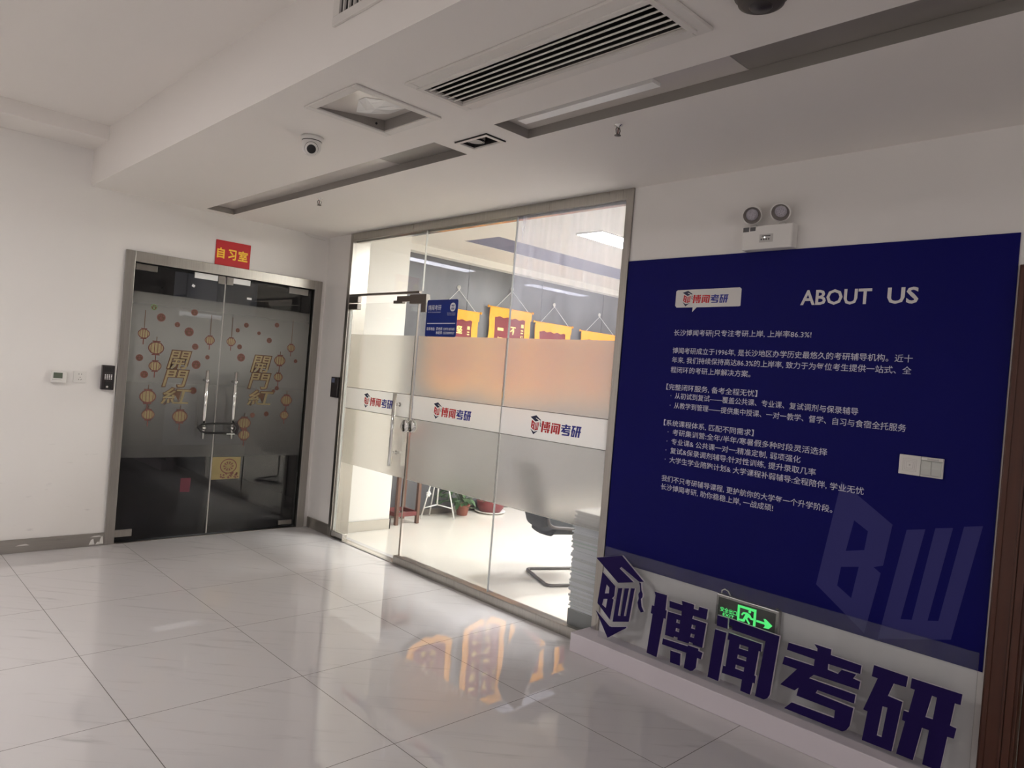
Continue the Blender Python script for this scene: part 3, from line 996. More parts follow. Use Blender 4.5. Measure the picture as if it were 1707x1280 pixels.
# pivoting glass door in the front
d = struct(empty('door_2', (0.014, -1.0, 0)))
leaf = MB().box((0.008, -1.490, 0.014), (0.020, -0.475, 2.120)).build('door_leaf', 'clear_glass', d)
MB().box((0.0075, -1.4935, 0.014), (0.0205, -1.490, 2.120)).build('glass_edge', 'steel_dark', d)
f3 = film(d, -1.488, -0.52)
logo(f3, 0.812, 1.231, 0.073, 0.0028, LC, 1.25, 'printed_logo', 1.08)
MB().box((0.0075, -0.475, 0.014), (0.0205, -0.469, 2.12)).box((0.006, -0.512, 0.014), (0.008, -0.506, 2.12)).build('edge_seal', 'key_white', d)
m = MB().box((-0.008, -0.60, 2.068), (0.036, -0.466, 2.118))
m.build('patch_fitting', 'steel_dark', d, bevel=0.003)
m = MB().box((-0.010, -0.66, 0.010), (0.038, -0.466, 0.062))
m.build('patch_fitting', 'steel_bright', d, bevel=0.003)
m = MB().tube([(-0.052, -1.355, 0.775), (-0.052, -1.355, 1.375)], 0.0165, 16)
h = m.build('pull_handle', 'chrome', d)
m = MB()
for z in (0.885, 1.278):
    m.tube([(-0.052, -1.355, z), (0.008, -1.355, z)], 0.011, 12)
    m.lathe([(0.017, 0), (0.017, 0.006)], (0.002, -1.355, z), (1, 0, 0), 16)
m.build('standoff', 'chrome', h)
m = MB().tube([(0.078, -1.355, 0.775), (0.078, -1.355, 1.375)], 0.0165, 16)
for z in (0.885, 1.278):
    m.tube([(0.078, -1.355, z), (0.020, -1.355, z)], 0.011, 12)
m.build('pull_handle', 'chrome', d)
m = MB()
m.lathe([(0.0, -0.030), (0.044, -0.030), (0.052, -0.024), (0.053, 0.0)], (0.0, -1.475, 1.115), (1, 0, 0), 28, cap=False)
lk = m.build('door_lock', 'chrome', d)
MB().lathe([(0.012, 0), (0.012, 0.004)], (-0.034, -1.475, 1.115), (1, 0, 0), 16).build('keyhole', 'steel_dark', lk)
m = MB()
m.lathe([(0.0, -0.024), (0.044, -0.024), (0.052, -0.018), (0.053, 0.0)], (0.0, -1.560, 1.122), (1, 0, 0), 28, cap=False)
m.build('strike_plate', 'chrome', w)
struct(MB().box((-0.02, -1.46, 0), (0.06, -0.46, 0.006)).box((-0.03, -0.70, 0.006), (0.05, -0.50, 0.009)).build('trim_3', 'steel_bright'))

# blue contact sticker on the glass
t = thing('contact_sticker', 'blue square contact sticker with white writing on the glass beside the door', 'sticker', (0.006, -1.804, 1.842))
m = MB()
m.flat(poly([rrect(1.612, 1.842, 1.996, 2.130, 0.016)], 0.0016), on_right(0.0078))
m.build('backing', 'sticker_blue', t)
m = MB()
pl = on_right(0.0055)
m.flat(fit_text('博闻考研', 1.630, 1.795, 2.048, 2.090), pl)
m.flat(fit_text('Bo Wen Graduate Education', 1.632, 1.790, 2.030, 2.038), pl)
m.flat(fit_text('Graduate School', 1.873, 1.972, 2.022, 2.030), pl)
m.flat(fit_text('Entrance Exam', 1.878, 1.972, 2.008, 2.016), pl)
m.flat(poly([[(1.630, 1.942), (1.980, 1.944), (1.980, 1.950), (1.630, 1.948)]]), pl)
m.flat(fit_text('联系电话:', 1.631, 1.735, 1.890, 1.916, 0.012), pl)
m.flat(fit_text('周老师 13973187685', 1.752, 1.978, 1.890, 1.916, 0.012), pl)
m.flat(fit_text('林老师 15570099937', 1.752, 1.978, 1.860, 1.886, 0.012), pl)
m.flat(poly([rrect(1.903, 2.038, 1.970, 2.104, 0.030)]), pl)
m.flat(fit_text('考研', 1.919, 1.955, 2.073, 2.090, 0.03), on_right(0.0050), 1)
m.flat(fit_text('规划', 1.919, 1.955, 2.051, 2.068, 0.03), on_right(0.0050), 1)
m.build('writing', ['sticker_white', 'sticker_blue'], t)

# ---------------------------------------------------------------- smoked double door of the study room
d = struct(empty('door_1', (-0.9, 0.03, 0)))
m = MB()
m.box((-1.7464, -0.016, 0), (-1.676, 0.10, 2.3285)).box((-0.116, -0.016, 0), (-0.0426, 0.10, 2.3285)).box((-1.676, -0.016, 2.245), (-0.116, 0.10, 2.3285))
m.build('frame', 'steel', d, bevel=0.002)
MB().box((-1.676, 0.0, 0), (-0.116, 0.10, 0.006)).build('threshold', 'steel_dark', d)
MB().box((-1.676, 0.05, 2.225), (-0.116, 0.09, 2.245)).box((-1.676, 0.05, 0.0), (-1.668, 0.09, 2.24)).box((-0.124, 0.05, 0.0), (-0.116, 0.09, 2.24)).build('rebate', 'black', d)


def lantern(m, x, z, r, tail=True, top=0.0):
    pl = on_left(0.0225)
    m.flat(poly([disc(x, z, r, 20, r * 0.82)]), pl, 1)
    for k in (-0.62, -0.2, 0.2, 0.62):
        m.flat(poly([[(x + k * r - 0.0022, z - r * 0.7), (x + k * r + 0.0022, z - r * 0.7), (x + k * r + 0.0022, z + r * 0.7), (x + k * r - 0.0022, z + r * 0.7)]]), on_left(0.0222), 0)
    ring = [disc(x, z, r, 20, r * 0.82), disc(x, z, r * 0.86, 20, r * 0.70)]
    m.flat(poly(ring), on_left(0.0222), 0)
    for s in (1, -1):
        m.flat(poly([[(x - r * 0.5, z + s * r * 0.78), (x + r * 0.5, z + s * r * 0.78), (x + r * 0.5, z + s * r * 0.95), (x - r * 0.5, z + s * r * 0.95)]]), on_left(0.0222), 0)
    if tail:
        m.flat(poly([[(x - 0.004, z - r * 1.9), (x + 0.004, z - r * 1.9), (x + 0.004, z - r * 0.9), (x - 0.004, z - r * 0.9)]]), on_left(0.0223), 0)
    m.flat(poly([[(x - 0.0025, z + r * 0.9), (x + 0.0025, z + r * 0.9), (x + 0.0025, z + r * 1.5 + top), (x - 0.0025, z + r * 1.5 + top)]]), on_left(0.0223), 2)


def paw(m, x, z, r, mat=0):
    m.flat(poly([disc(x, z, r, 14)]), on_left(0.0223), mat)
    m.flat(poly([disc(x, z, r * 0.78, 14), disc(x, z - r * 0.25, r * 0.34, 8)]), on_left(0.0221), 2)
    for k in (-0.5, 0.0, 0.5):
        m.flat(poly([disc(x + k * r, z + r * 0.35, r * 0.20, 8)]), on_left(0.0219), mat)


def greeting(m, pts):
    """The three brush-style gold characters with a brown outline."""
    for ch, (x, z), sx, sz in zip('開門紅', pts, (0.165, 0.185, 0.235), (0.165, 0.155, 0.150)):
        q = fit_text(ch, x - sx / 2, x + sx / 2, z - sz / 2, z + sz / 2, 0.042)
        sk = [(u + (v - z) * 0.22, v, 0.0) for u, v, _ in q[0]]
        m.flat((sk, q[1]), on_left(0.0222), 2)
        q = fit_text(ch, x - sx / 2 + 0.008, x + sx / 2 - 0.008, z - sz / 2 + 0.008, z + sz / 2 - 0.008, 0.008)
        sk = [(u + (v - z) * 0.22, v, 0.0) for u, v, _ in q[0]]
        m.flat((sk, q[1]), on_left(0.0216), 1)


LANT = {0: [(-1.564, 1.684, 0.046, 0.12), (-1.463, 1.576, 0.062, 0), (-1.461, 1.429, 0.050, 0), (-1.498, 1.178, 0.064, 0), (-1.485, 1.031, 0.050, 0), (-1.235, 1.022, 0.062, 0), (-1.038, 1.681, 0.043, 0.15)],
        1: [(-0.854, 1.685, 0.041, 0.15), (-0.291, 1.680, 0.041, 0.20), (-0.392, 1.555, 0.055, 0), (-0.394, 1.403, 0.044, 0), (-0.297, 1.193, 0.056, 0), (-0.306, 1.054, 0.042, 0), (-0.681, 0.975, 0.060, 0), (-0.673, 0.868, 0.052, 0)]}
PAWS = {0: [(-1.214, 1.734, 0.038), (-1.155, 1.614, 0.027), (-1.047, 1.533, 0.019), (-1.136, 1.463, 0.037), (-1.144, 1.243, 0.028), (-1.583, 1.488, 0.028), (-1.538, 1.356, 0.030), (-1.442, 1.828, 0.034), (-1.182, 1.90, 0.028), (-1.312, 1.784, 0.022)],
        1: [(-0.73, 1.843, 0.022), (-0.804, 1.79, 0.019), (-0.609, 1.784, 0.017), (-0.508, 1.729, 0.025), (-0.776, 1.647, 0.022), (-0.755, 1.554, 0.036), (-0.446, 1.875, 0.022), (-0.236, 1.561, 0.018), (-0.61, 1.047, 0.022), (-0.481, 1.061, 0.022), (-0.40, 1.30, 0.02), (-0.43, 1.27, 0.016)]}
for side, (x0, x1) in enumerate(((-1.668, -0.944), (-0.938, -0.124))):
    leaf = MB().box((x0, 0.026, 0.012), (x1, 0.038, 2.232)).build('door_leaf', 'smoked_glass', d)
    xe = x1 if side == 0 else x0
    sg = -1 if side == 0 else 1
    MB().box((xe - 0.002, 0.0255, 0.012), (xe + 0.002, 0.0385, 2.232)).build('polished_edge', 'grey_plastic', leaf)
    MB().box((x0 + 0.002, 0.0235, 0.68), (x1 - 0.002, 0.0255, 2.02)).build('festive_film', 'festive_film', leaf)
    m = MB()
    for x, z, r, top in LANT[side]:
        lantern(m, x, z, r, True, top)
    for x, z, r in PAWS[side]:
        paw(m, x, z, r)
    if side == 0:
        paw(m, -1.503, 1.904, 0.026, 3)
        greeting(m, [(-1.275, 1.492), (-1.292, 1.338), (-1.275, 1.190)])
    else:
        greeting(m, [(-0.566, 1.509), (-0.570, 1.357), (-0.548, 1.205)])
    m.build('festive_print', ['decal_red', 'decal_gold', 'decal_brown', 'decal_green'], leaf)
    # clamps
    a, b = (-1.204, -1.010) if side == 0 else (-0.924, -0.724)
    MB().box((a, 0.018, 2.190), (b, 0.046, 2.238)).build('top_clamp', 'glare_clamp_white', leaf, bevel=0.002)
    MB().box((xe + sg * 0.004, 0.016, 2.172), (xe + sg * 0.062, 0.048, 2.240)).build('centre_clamp', 'steel_dark', leaf, bevel=0.002)
    if side == 0:
        MB().box((-1.669, 0.014, 0.046), (-1.541, 0.050, 0.104)).build('patch_fitting', 'steel', leaf, bevel=0.003)
        MB().box((-1.660, 0.014, 2.186), (-1.50, 0.050, 2.236)).build('patch_fitting', 'steel_dark', leaf, bevel=0.003)
    else:
        MB().box((-0.285, 0.014, 0.030), (-0.150, 0.050, 0.070)).build('patch_fitting', 'steel_dark', leaf, bevel=0.003)
        MB().box((-0.357, 0.014, 2.180), (-0.165, 0.050, 2.236)).build('patch_fitting', 'recess_grey', leaf, bevel=0.003)
    hx = -1.060 if side == 0 else -0.815
    h = MB().tube([(hx, -0.045, 0.842), (hx, -0.045, 1.424)], 0.0155, 16).build('pull_handle', 'chrome', leaf)
    m = MB()
    for z in (0.935, 1.338):
        m.tube([(hx, -0.045, z), (hx, 0.026, z)], 0.010, 12)
        m.lathe([(0.0, 0.0), (0.0165, 0.002), (0.0165, 0.012), (0.0, 0.014)], (hx, -0.068, z), (0, 1, 0), 14, cap=False)
    m.build('standoff', 'chrome', h)
    m = MB().tube([(hx, 0.109, 0.842), (hx, 0.109, 1.424)], 0.0155, 16)
    for z in (0.935, 1.338):
        m.tube([(hx, 0.109, z), (hx, 0.038, z)], 0.010, 12)
    m.build('pull_handle', 'chrome', leaf)
    if side == 0:
        MB().flat(poly([[(-1.222, 2.118), (-1.200, 2.108), (-1.192, 2.126), (-1.213, 2.138)]], 0.0008), on_left(0.0258)).build('tape_scrap', 'paper_white', leaf)
        MB().flat(poly([[(-1.188, 0.384), (-1.108, 0.380), (-1.105, 0.500), (-1.188, 0.500)]], 0.0008), on_left(0.0258)).build('maroon_paper', 'decal_maroon', leaf)
    else:
        MB().flat(poly([[(-0.742, 2.070), (-0.700, 2.070), (-0.700, 2.088), (-0.742, 2.088)]], 0.0008), on_left(0.0258)).build('tape_scrap', 'paper_white', leaf)
        m = MB()
        m.flat(poly([[(-0.934, 0.476), (-0.684, 0.480), (-0.684, 0.672), (-0.934, 0.674)]], 0.0008), on_left(0.0258))
        cx, cz = -0.790, 0.592
        for k in range(10):
            a = 2 * math.pi * k / 10
            m.flat(poly([[(cx + 0.014 * math.cos(a), cz + 0.014 * math.sin(a)), (cx + 0.046 * math.cos(a - 0.2), cz + 0.042 * math.sin(a - 0.2)), (cx + 0.046 * math.cos(a + 0.2), cz + 0.042 * math.sin(a + 0.2))]]), on_left(0.0246), 1)
        m.flat(poly([disc(cx, cz, 0.075, 24, 0.066), disc(cx, cz, 0.066, 24, 0.058)]), on_left(0.0246), 1)
        rnd = random.Random(4)
        for k in range(26):
            x, z = rnd.uniform(-0.86, -0.70), rnd.uniform(0.488, 0.535)
            m.flat(poly([disc(x, z, rnd.uniform(0.005, 0.011), 7)]), on_left(0.0246), 1)
        m.build('patterned_paper', ['decal_paper', 'decal_red'], leaf)
# floor spring covers in front of the double door
struct(MB().box((-1.66, -0.012, 0), (-1.40, 0.10, 0.005)).build('trim_4', 'steel_dark'))

# black U-lock hanging on the two inner-side handles
t = thing('bicycle_lock', 'black loop lock fastening the two chrome handles of the smoked double door', 'lock', (-0.94, -0.045, 0.93))
m = MB()
pts = [(-0.80, -0.070, 0.978), (-0.86, -0.075, 0.976), (-1.02, -0.075, 0.974), (-1.085, -0.070, 0.965), (-1.115, -0.060, 0.940), (-1.090, -0.070, 0.908), (-1.04, -0.077, 0.896), (-0.90, -0.078, 0.893), (-0.80, -0.074, 0.890)]
m.tube(pts, 0.0085, 10)
m.build('shackle', 'black', t)
MB().tube([(-0.80, -0.074, 0.985), (-0.775, -0.076, 0.940), (-0.795, -0.076, 0.884)], 0.016, 12).build('lock_body', 'dark_plastic', t)
MB().box((-0.875, -0.086, 0.884), (-0.80, -0.0835, 0.892)).build('tag', 'key_white', t)

# ---------------------------------------------------------------- blue information board on the right wall
t = thing('information_board', 'large navy blue information board headed ABOUT US with white lines of writing', 'information board', (0, -4.54, 0.545))
MB().box((-0.005, -5.511, 0.545), (-0.0006, -3.574, 2.3186)).build('panel', 'panel_blue', t)
m = MB()
for g in (mB, mW):
    m.flat(poly(yz(g)), on_right(-0.0053))
m.build('watermark', 'mark_blue', t)
MB().flat(fit_text('ABOUT', 4.634, 4.963, 2.0395, 2.1135, 0.022), on_right(-0.0056)).build('heading', 'heading_white', t)
MB().flat(fit_text('US', 5.030, 5.158, 2.0395, 2.1135, 0.022), on_right(-0.0056)).build('heading', 'heading_white', t)
LINES = [('长沙博闻考研|只专注考研上岸, 上岸率86.3%!', 3.927, 4.702, 1.897),
         ('博闻考研成立于1996年, 是长沙地区办学历史最悠久的考研辅导机构。近十', 3.928, 5.156, 1.797),
         ('年来, 我们持续保持高达86.3%的上岸率, 致力于为每位考生提供一站式、全', 3.929, 5.155, 1.745),
         ('程闭环的考研上岸解决方案。', 3.926, 4.406, 1.690),
         ('【完整闭环服务, 备考全程无忧】', 3.907, 4.451, 1.593),
         ('·  从初试到复试——覆盖公共课、专业课、复试调剂与保录辅导', 3.939, 4.948, 1.546),
         ('·  从教学到管理——提供集中授课、一对一教学、督学、自习与食宿全托服务', 3.939, 5.154, 1.492),
         ('【系统课程体系, 匹配不同需求】', 3.910, 4.450, 1.392),
         ('·  考研集训营:全年/半年/寒暑假多种时段灵活选择', 3.940, 4.825, 1.343),
         ('·  专业课& 公共课一对一:精准定制, 弱项强化', 3.938, 4.701, 1.291),
         ('·  复试&保录调剂辅导:针对性训练, 提升录取几率', 3.936, 4.779, 1.241),
         ('·  大学生学业陪跑计划& 大学课程补弱辅导:全程陪伴, 学业无忧', 3.936, 5.002, 1.189),
         ('我们不只考研辅导课程, 更护航你的大学每一个升学阶段。', 3.926, 4.871, 1.082),
         ('长沙博闻考研, 助你稳稳上岸, 一战成硕!', 3.926, 4.585, 1.034)]
for s, u0, u1, vc in LINES:
    (vs, fs), (a, b), (c, e) = text(s, 0.004)
    k = (u1 - u0) / (b - a)
    kv = 0.0365
    vs = [(u0 + (x - a) * k, vc + (y - 0.36) * kv, 0) for x, y, _ in vs]
    MB().flat((vs, fs), on_right(-0.0056)).build('text_line', 'text_white', t)
m = MB()
m.flat(poly(yz(bubble), 0.0), on_right(-0.0056))
bd = m.build('logo_badge', 'badge_white', t)
logo(bd, 3.962, 2.060, 0.046, -0.0060, LC, 1.32, 'logo', 1.08)

# white sill-like plinth under the board and the acrylic sign that stands on it
t = tag(MB().box((-0.172, -5.52, 0), (0, -3.500, 0.110)).build('plinth', 'plinth_white', bevel=0.004),
        'long low white plinth on the floor against the wall under the blue board', 'plinth')
t = thing('acrylic_sign', 'clear acrylic sheet carrying big navy raised characters and a cap emblem', 'sign', (-0.09, -4.58, 0.110))
MB().box((-0.088, -5.512, 0.110), (-0.080, -3.634, 0.640)).build('acrylic_sheet', 'acrylic', t)
for key, nm in (('cap', 'cap_emblem'), ('letters', 'monogram'), ('book', 'book_emblem')):
    m = MB()
    for g in EMBLEM[key]:
        m.flat(poly(yz(g), 0.014), on_right(-0.088), 0, 1)
    m.build(nm, ['letter_navy', 'letter_edge'], t)
for key in ('bo', 'wen', 'kao', 'yan'):
    m = MB()
    for g in GLYPHS[key]:
        m.flat(poly(yz(g), 0.014), on_right(-0.088), 0, 1)
    m.build('character', ['letter_navy', 'letter_edge'], t)

# green exit sign low on the wall, partly behind the lettering
t = thing('exit_sign', 'lit green running-man exit sign with arrow, low on the wall behind the acrylic lettering', 'exit sign', (0, -4.51, 0.40))
MB().box((-0.030, -4.672, 0.388), (0.0, -4.336, 0.548)).build('housing', 'steel', t, bevel=0.003)
MB().box((-0.0315, -4.657, 0.398), (-0.030, -4.349, 0.534)).build('face', 'exit_black', t)
m = MB()
pl = on_right(-0.0320)
for g in (ex_door, ex_run, ex_arrow):
    m.flat(poly(yz(g)), pl)
m.flat(poly([disc(4.523, 0.505, 0.0075, 14)]), pl)
m.flat(poly([[(4.459, 0.439), (4.471, 0.440), (4.472, 0.405), (4.460, 0.405)]]), pl)
m.flat(poly([[(4.545, 0.440), (4.559, 0.440), (4.560, 0.405), (4.546, 0.405)]]), pl)
m.flat(fit_text('安全出口', 4.363, 4.455, 0.464, 0.488, 0.012), pl)
m.flat(fit_text('EXIT', 4.379, 4.442, 0.444, 0.460, 0.012), pl)
m.build('pictogram', 'exit_green', t)
m = MB().tube([(-0.014, -4.352, 0.545), (-0.016, -4.356, 0.566), (-0.018, -4.372, 0.576), (-0.018, -4.392, 0.570), (-0.016, -4.408, 0.545)], 0.0032, 8)
m.build('cable', 'white_plastic', t)
m = MB().lathe([(0.006, 0), (0.006, 0.008), (0.003, 0.012)], (-0.015, -4.655, 0.546), (0, 0, 1), 12)
m.build('hanger', 'steel_dark', t)

# twin-head emergency light above the board
t = thing('emergency_light', 'white twin-headed emergency light box on the wall above the blue board', 'emergency light', (0, -4.45, 2.32))
MB().box((-0.060, -4.590, 2.3195), (0, -4.325, 2.4395)).build('housing', 'white_plastic', t, bevel=0.006)
m = MB()
m.box((-0.0606, -4.492, 2.353), (-0.060, -4.420, 2.394))
pn = m.build('label_panel', 'grey_plastic', t)
m = MB()
for k in range(4):
    m.box((-0.0612, -4.435 - k * 0.013, 2.364), (-0.0606, -4.427 - k * 0.013, 2.372))
m.box((-0.0612, -4.478, 2.382), (-0.0606, -4.432, 2.387))
m.build('marks', 'dark_plastic', pn)
MB().lathe([(0.003, 0), (0.003, 0.002)], (-0.060, -4.448, 2.377), (-1, 0, 0), 10).build('indicator', 'indicator', t)
m = MB().box((-0.0612, -4.360, 2.412), (-0.060, -4.328, 2.435)).box((-0.0612, -4.395, 2.414), (-0.060, -4.366, 2.434))
m.build('rating_label', 'dark_plastic', t)
cpos = Vector((-3.43, -6.203, 1.571))
for yv, ax in ((-4.370, Vector((-0.78, -0.42, -0.46))), (-4.522, Vector((-0.80, -0.22, -0.56)))):
    ax.normalize()
    c0 = Vector((-0.062, yv, 2.497))
    m = MB().lathe([(0.018, -0.040), (0.038, -0.030), (0.049, -0.004), (0.0495, 0.008), (0.043, 0.010)], c0, ax, 32, cap=False)
    hd = m.build('lamp_head', 'white_plastic', t)
    MB().lathe([(0.043, 0.009), (0.030, -0.006), (0.028, -0.010)], c0, ax, 32, cap=False).build('reflector', 'lamp_ring', hd)
    m = MB().lathe([(0.030, -0.004), (0.024, 0.002), (0.012, 0.006), (0.0, 0.007)], c0, ax, 24, cap=False)
    s1 = ax.orthogonal().normalized()
    s2 = ax.cross(s1)
    for i in range(26):
        rr = 0.0042 * math.sqrt(i) + 0.002
        q = c0 + ax * (0.007 - rr * rr * 3) + s1 * rr * math.cos(i * 2.4) + s2 * rr * math.sin(i * 2.4)
        m.lathe([(0.0028, 0.0), (0.0018, 0.0022), (0, 0.003)], q, ax, 6, cap=False)
    m.build('lens', 'lens_grey', hd)
    m = MB().tube([(-0.026, yv, 2.4385), (-0.026, yv, 2.470), c0 - ax * 0.034], 0.009, 10)
    m.build('swivel_arm', 'white_plastic', t)
    MB().box((-0.040, yv - 0.016, 2.4385), (-0.012, yv + 0.016, 2.448)).build('swivel_base', 'grey_plastic', t)

# two square wall plates on the board
t = thing('sensor_plate', 'square white wall plate with an inset square, left of the covered switch', 'wall plate', (-0.005, -5.183, 1.296))
MB().box((-0.015, -5.2255, 1.294), (-0.005, -5.140, 1.379)).build('plate', 'white_plastic', t, bevel=0.002)
m = MB()
for k, h in enumerate((0.026, 0.0195, 0.013)):
    a = h + 0.0008
    q = [[(5.183 - a, 1.3365 - a), (5.183 + a, 1.3365 - a), (5.183 + a, 1.3365 + a), (5.183 - a, 1.3365 + a)], [(5.183 - h, 1.3365 - h), (5.183 + h, 1.3365 - h), (5.183 + h, 1.3365 + h), (5.183 - h, 1.3365 + h)]]
    m.flat(poly(q, 0.0006), on_right(-0.0150))
m.flat(poly([disc(5.183, 1.3365, 0.0035, 12)], 0.001), on_right(-0.0150))
m.build('inset_square', 'grey_plastic', t)
t = thing('light_switch', 'two-rocker white light switch under a shiny clear flap, beside the square plate', 'light switch', (-0.005, -5.270, 1.296))
MB().box((-0.015, -5.3125, 1.294), (-0.005, -5.227, 1.379)).build('plate', 'white_plastic', t, bevel=0.002)
for k in range(2):
    MB().box((-0.019, -5.2665 - k * 0.0390, 1.302), (-0.015, -5.231 - k * 0.0390, 1.362)).build('rocker', 'white_plastic', t, bevel=0.0015)
m = MB()
vs, fs = [], []
for i in range(9):
    z = 1.300 + 0.066 * i / 8
    xx = -0.021 - 0.010 * math.sin(math.pi * i / 8)
    vs += [(xx, -5.229, z), (xx, -5.3105, z), (xx - 0.001, -5.229, z), (xx - 0.001, -5.3105, z)]
for i in range(8):
    a, b = i * 4, i * 4 + 4
    fs += [(a, a + 1, b + 1, b), (a + 2, b + 2, b + 3, a + 3)]
fs += [(0, 2, 3, 1), (32, 33, 35, 34)]
m.add(vs, fs, 0, True)
m.build('splash_cover', 'clear_glass', t)
m = MB().box((-0.022, -5.312, 1.364), (-0.015, -5.228, 1.378))
m.build('hinge_bar', 'white_plastic', t, bevel=0.002)
MB().box((-0.0226, -5.296, 1.368), (-0.022, -5.252, 1.374)).build('maker_mark', 'grey_plastic', t)

# wooden door at the right edge
d = struct(empty('door_3', (-0.02, -6.06, 0)))
m = MB()
m.box((-0.030, -5.640, 0), (0.02, -5.522, 2.185)).box((-0.030, -6.60, 2.09), (0.02, -5.640, 2.185)).box((-0.030, -6.60, 0), (0.02, -6.49, 2.09))
m.box((-0.040, -5.628, 0), (-0.03, -5.602, 2.173)).box((-0.036, -5.545, 0), (-0.03, -5.527, 2.18)).box((-0.036, -5.600, 0), (-0.03, -5.590, 2.15))
m.box((0.02, -5.640, 0), (0.12, -5.58, 2.14))
m.build('door_frame', 'mahogany', d, bevel=0.004)
m = MB().box((0.030, -6.49, 0.008), (0.072, -5.642, 2.09))
for z0, z1 in ((0.15, 0.95), (1.10, 1.95)):
    m.box((0.022, -6.36, z0), (0.030, -5.77, z1))
m.build('door_leaf', 'mahogany', d, bevel=0.004)
m = MB().tube([(0.030, -6.41, 1.02), (-0.02, -6.41, 1.02), (-0.024, -6.30, 1.02)], 0.009, 10)
m.build('door_handle', 'chrome', d)

# fingerprint reader beside the glass front
t = thing('fingerprint_reader', 'slim black access reader on the short wall beside the office glass front', 'access reader', (0, -0.33, 1.26))
MB().box((-0.030, -0.405, 1.260), (0, -0.290, 1.447)).build('housing', 'dark_plastic', t, bevel=0.004)
MB().box((-0.0312, -0.355, 1.395), (-0.030, -0.303, 1.435)).build('screen', 'recess_blue', t)
m = MB()
for i in range(4):
    for j in range(3):
        m.box((-0.0312, -0.348 + j * 0.018, 1.318 + i * 0.015), (-0.030, -0.336 + j * 0.018, 1.327 + i * 0.015))
m.build('keypad', 'smoke_brown', t)
m = MB().lathe([(0.013, 0), (0.013, 0.006), (0.008, 0.010)], (-0.015, -0.398, 1.352), (0, -1, 0), 14)
m.build('plug', 'black', t)

# things on the left wall
t = thing('access_reader', 'black keypad access reader on the wall left of the smoked double door', 'access reader', (-1.81, 0, 1.22))
MB().box((-1.856, -0.040, 1.222), (-1.770, 0, 1.412)).build('housing', 'dark_plastic', t, bevel=0.004)
MB().box((-1.843, -0.0412, 1.362), (-1.783, -0.040, 1.398)).build('screen', 'black', t)
kp = MB()
for i in range(4):
    for j in range(4):
        kp.box((-1.838 + j * 0.0145, -0.0415, 1.303 + i * 0.0105), (-1.830 + j * 0.0145, -0.040, 1.310 + i * 0.0105))
kp.build('keypad', 'key_white', t)
m = MB().box((-1.836, -0.046, 1.232), (-1.786, -0.040, 1.288))
sc = m.build('scanner', 'black', t, bevel=0.003)
MB().lathe([(0.008, 0), (0.008, 0.0015)], (-1.818, -0.046, 1.246), (0, -1, 0), 14).build('scan_window', 'grey_plastic', sc)
m = MB().box((-1.762, -0.014, 1.20), (-1.752, 0, 1.412))
m.build('cable_cover', 'white_plastic', t)

t = thing('thermostat', 'white thermostat with a grey display on the left wall, left of the socket', 'thermostat', (-2.14, 0, 1.255))
MB().box((-2.188, -0.028, 1.258), (-2.090, 0, 1.347)).build('housing', 'white_plastic', t, bevel=0.004)
MB().box((-2.176, -0.0290, 1.292), (-2.117, -0.028, 1.334)).build('display', 'lcd_green', t)
MB().box((-2.182, -0.0290, 1.279), (-2.122, -0.028, 1.283)).build('groove', 'grey_plastic', t)
MB().box((-2.186, -0.030, 1.262), (-2.126, -0.028, 1.274)).build('flap', 'white_plastic', t, bevel=0.001)

t = thing('wall_socket', 'white five-hole wall socket between the thermostat and the keypad reader', 'socket', (-2.0, 0, 1.265))
MB().box((-2.042, -0.009, 1.266), (-1.956, 0, 1.352)).build('plate', 'white_plastic', t, bevel=0.002)
m = MB()
for x, z, a in ((-2.006, 1.331, 0), (-1.989, 1.331, 0), (-1.997, 1.307, 0), (-2.006, 1.290, 0.5), (-1.990, 1.290, -0.5)):
    ca, sa = math.cos(a), math.sin(a)
    q = [(x + u * ca - v * sa, z + u * sa + v * ca) for u, v in ((-0.0018, -0.004), (0.0018, -0.004), (0.0018, 0.004), (-0.0018, 0.004))]
    m.flat(poly([q], 0.0006), on_left(-0.0090))
m.build('hole', 'black', t)

t = thing('study_room_sign', 'red square sign with yellow characters above the smoked double door', 'sign', (-0.91, 0, 2.33))
MB().box((-1.058, -0.006, 2.3295), (-0.7565, 0, 2.541)).build('panel', 'sign_red', t)
m = MB()
for ch, a, b, c, e in (('自', -1.046, -0.981, 2.388, 2.478), ('习', -0.949, -0.879, 2.386, 2.474), ('室', -0.863, -0.778, 2.388, 2.478)):
    m.flat(fit_text(ch, a, b, c, e, 0.03), on_left(-0.0064))
m.build('writing', 'sign_yellow', t)

# ---------------------------------------------------------------- things on the ceiling
t = thing('air_vent', 'long white slatted air vent in the lowered ceiling', 'air vent', (-1.57, -4.28, H))
o = (-1.746, -1.407, -4.912, -3.675)
m = MB()
for r in holed(o[0], o[1], o[2], o[3], [VENT]):
    m.box((r[0], r[2], H - 0.012), (r[1], r[3], H - 0.0005))
m.build('frame', 'vent_white', t, bevel=0.003)
m = MB()
for r in holed(VENT[0] - 0.022, VENT[1] + 0.022, VENT[2] - 0.022, VENT[3] + 0.022, [VENT]):
    m.box((r[0], r[2], H - 0.017), (r[1], r[3], H - 0.012))
m.build('inner_rim', 'vent_white', t)
m = MB()
m.box((VENT[0], VENT[2], H + 0.085), (VENT[1], VENT[3], H + 0.095))
for a, b, c, e in ((VENT[0], VENT[0] + 0.002, VENT[2], VENT[3]), (VENT[1] - 0.002, VENT[1], VENT[2], VENT[3]), (VENT[0], VENT[1], VENT[2], VENT[2] + 0.002), (VENT[0], VENT[1], VENT[3] - 0.002, VENT[3])):
    m.box((a, c, H + 0.004), (b, e, H + 0.09))
m.build('duct', 'vent_dark', t)
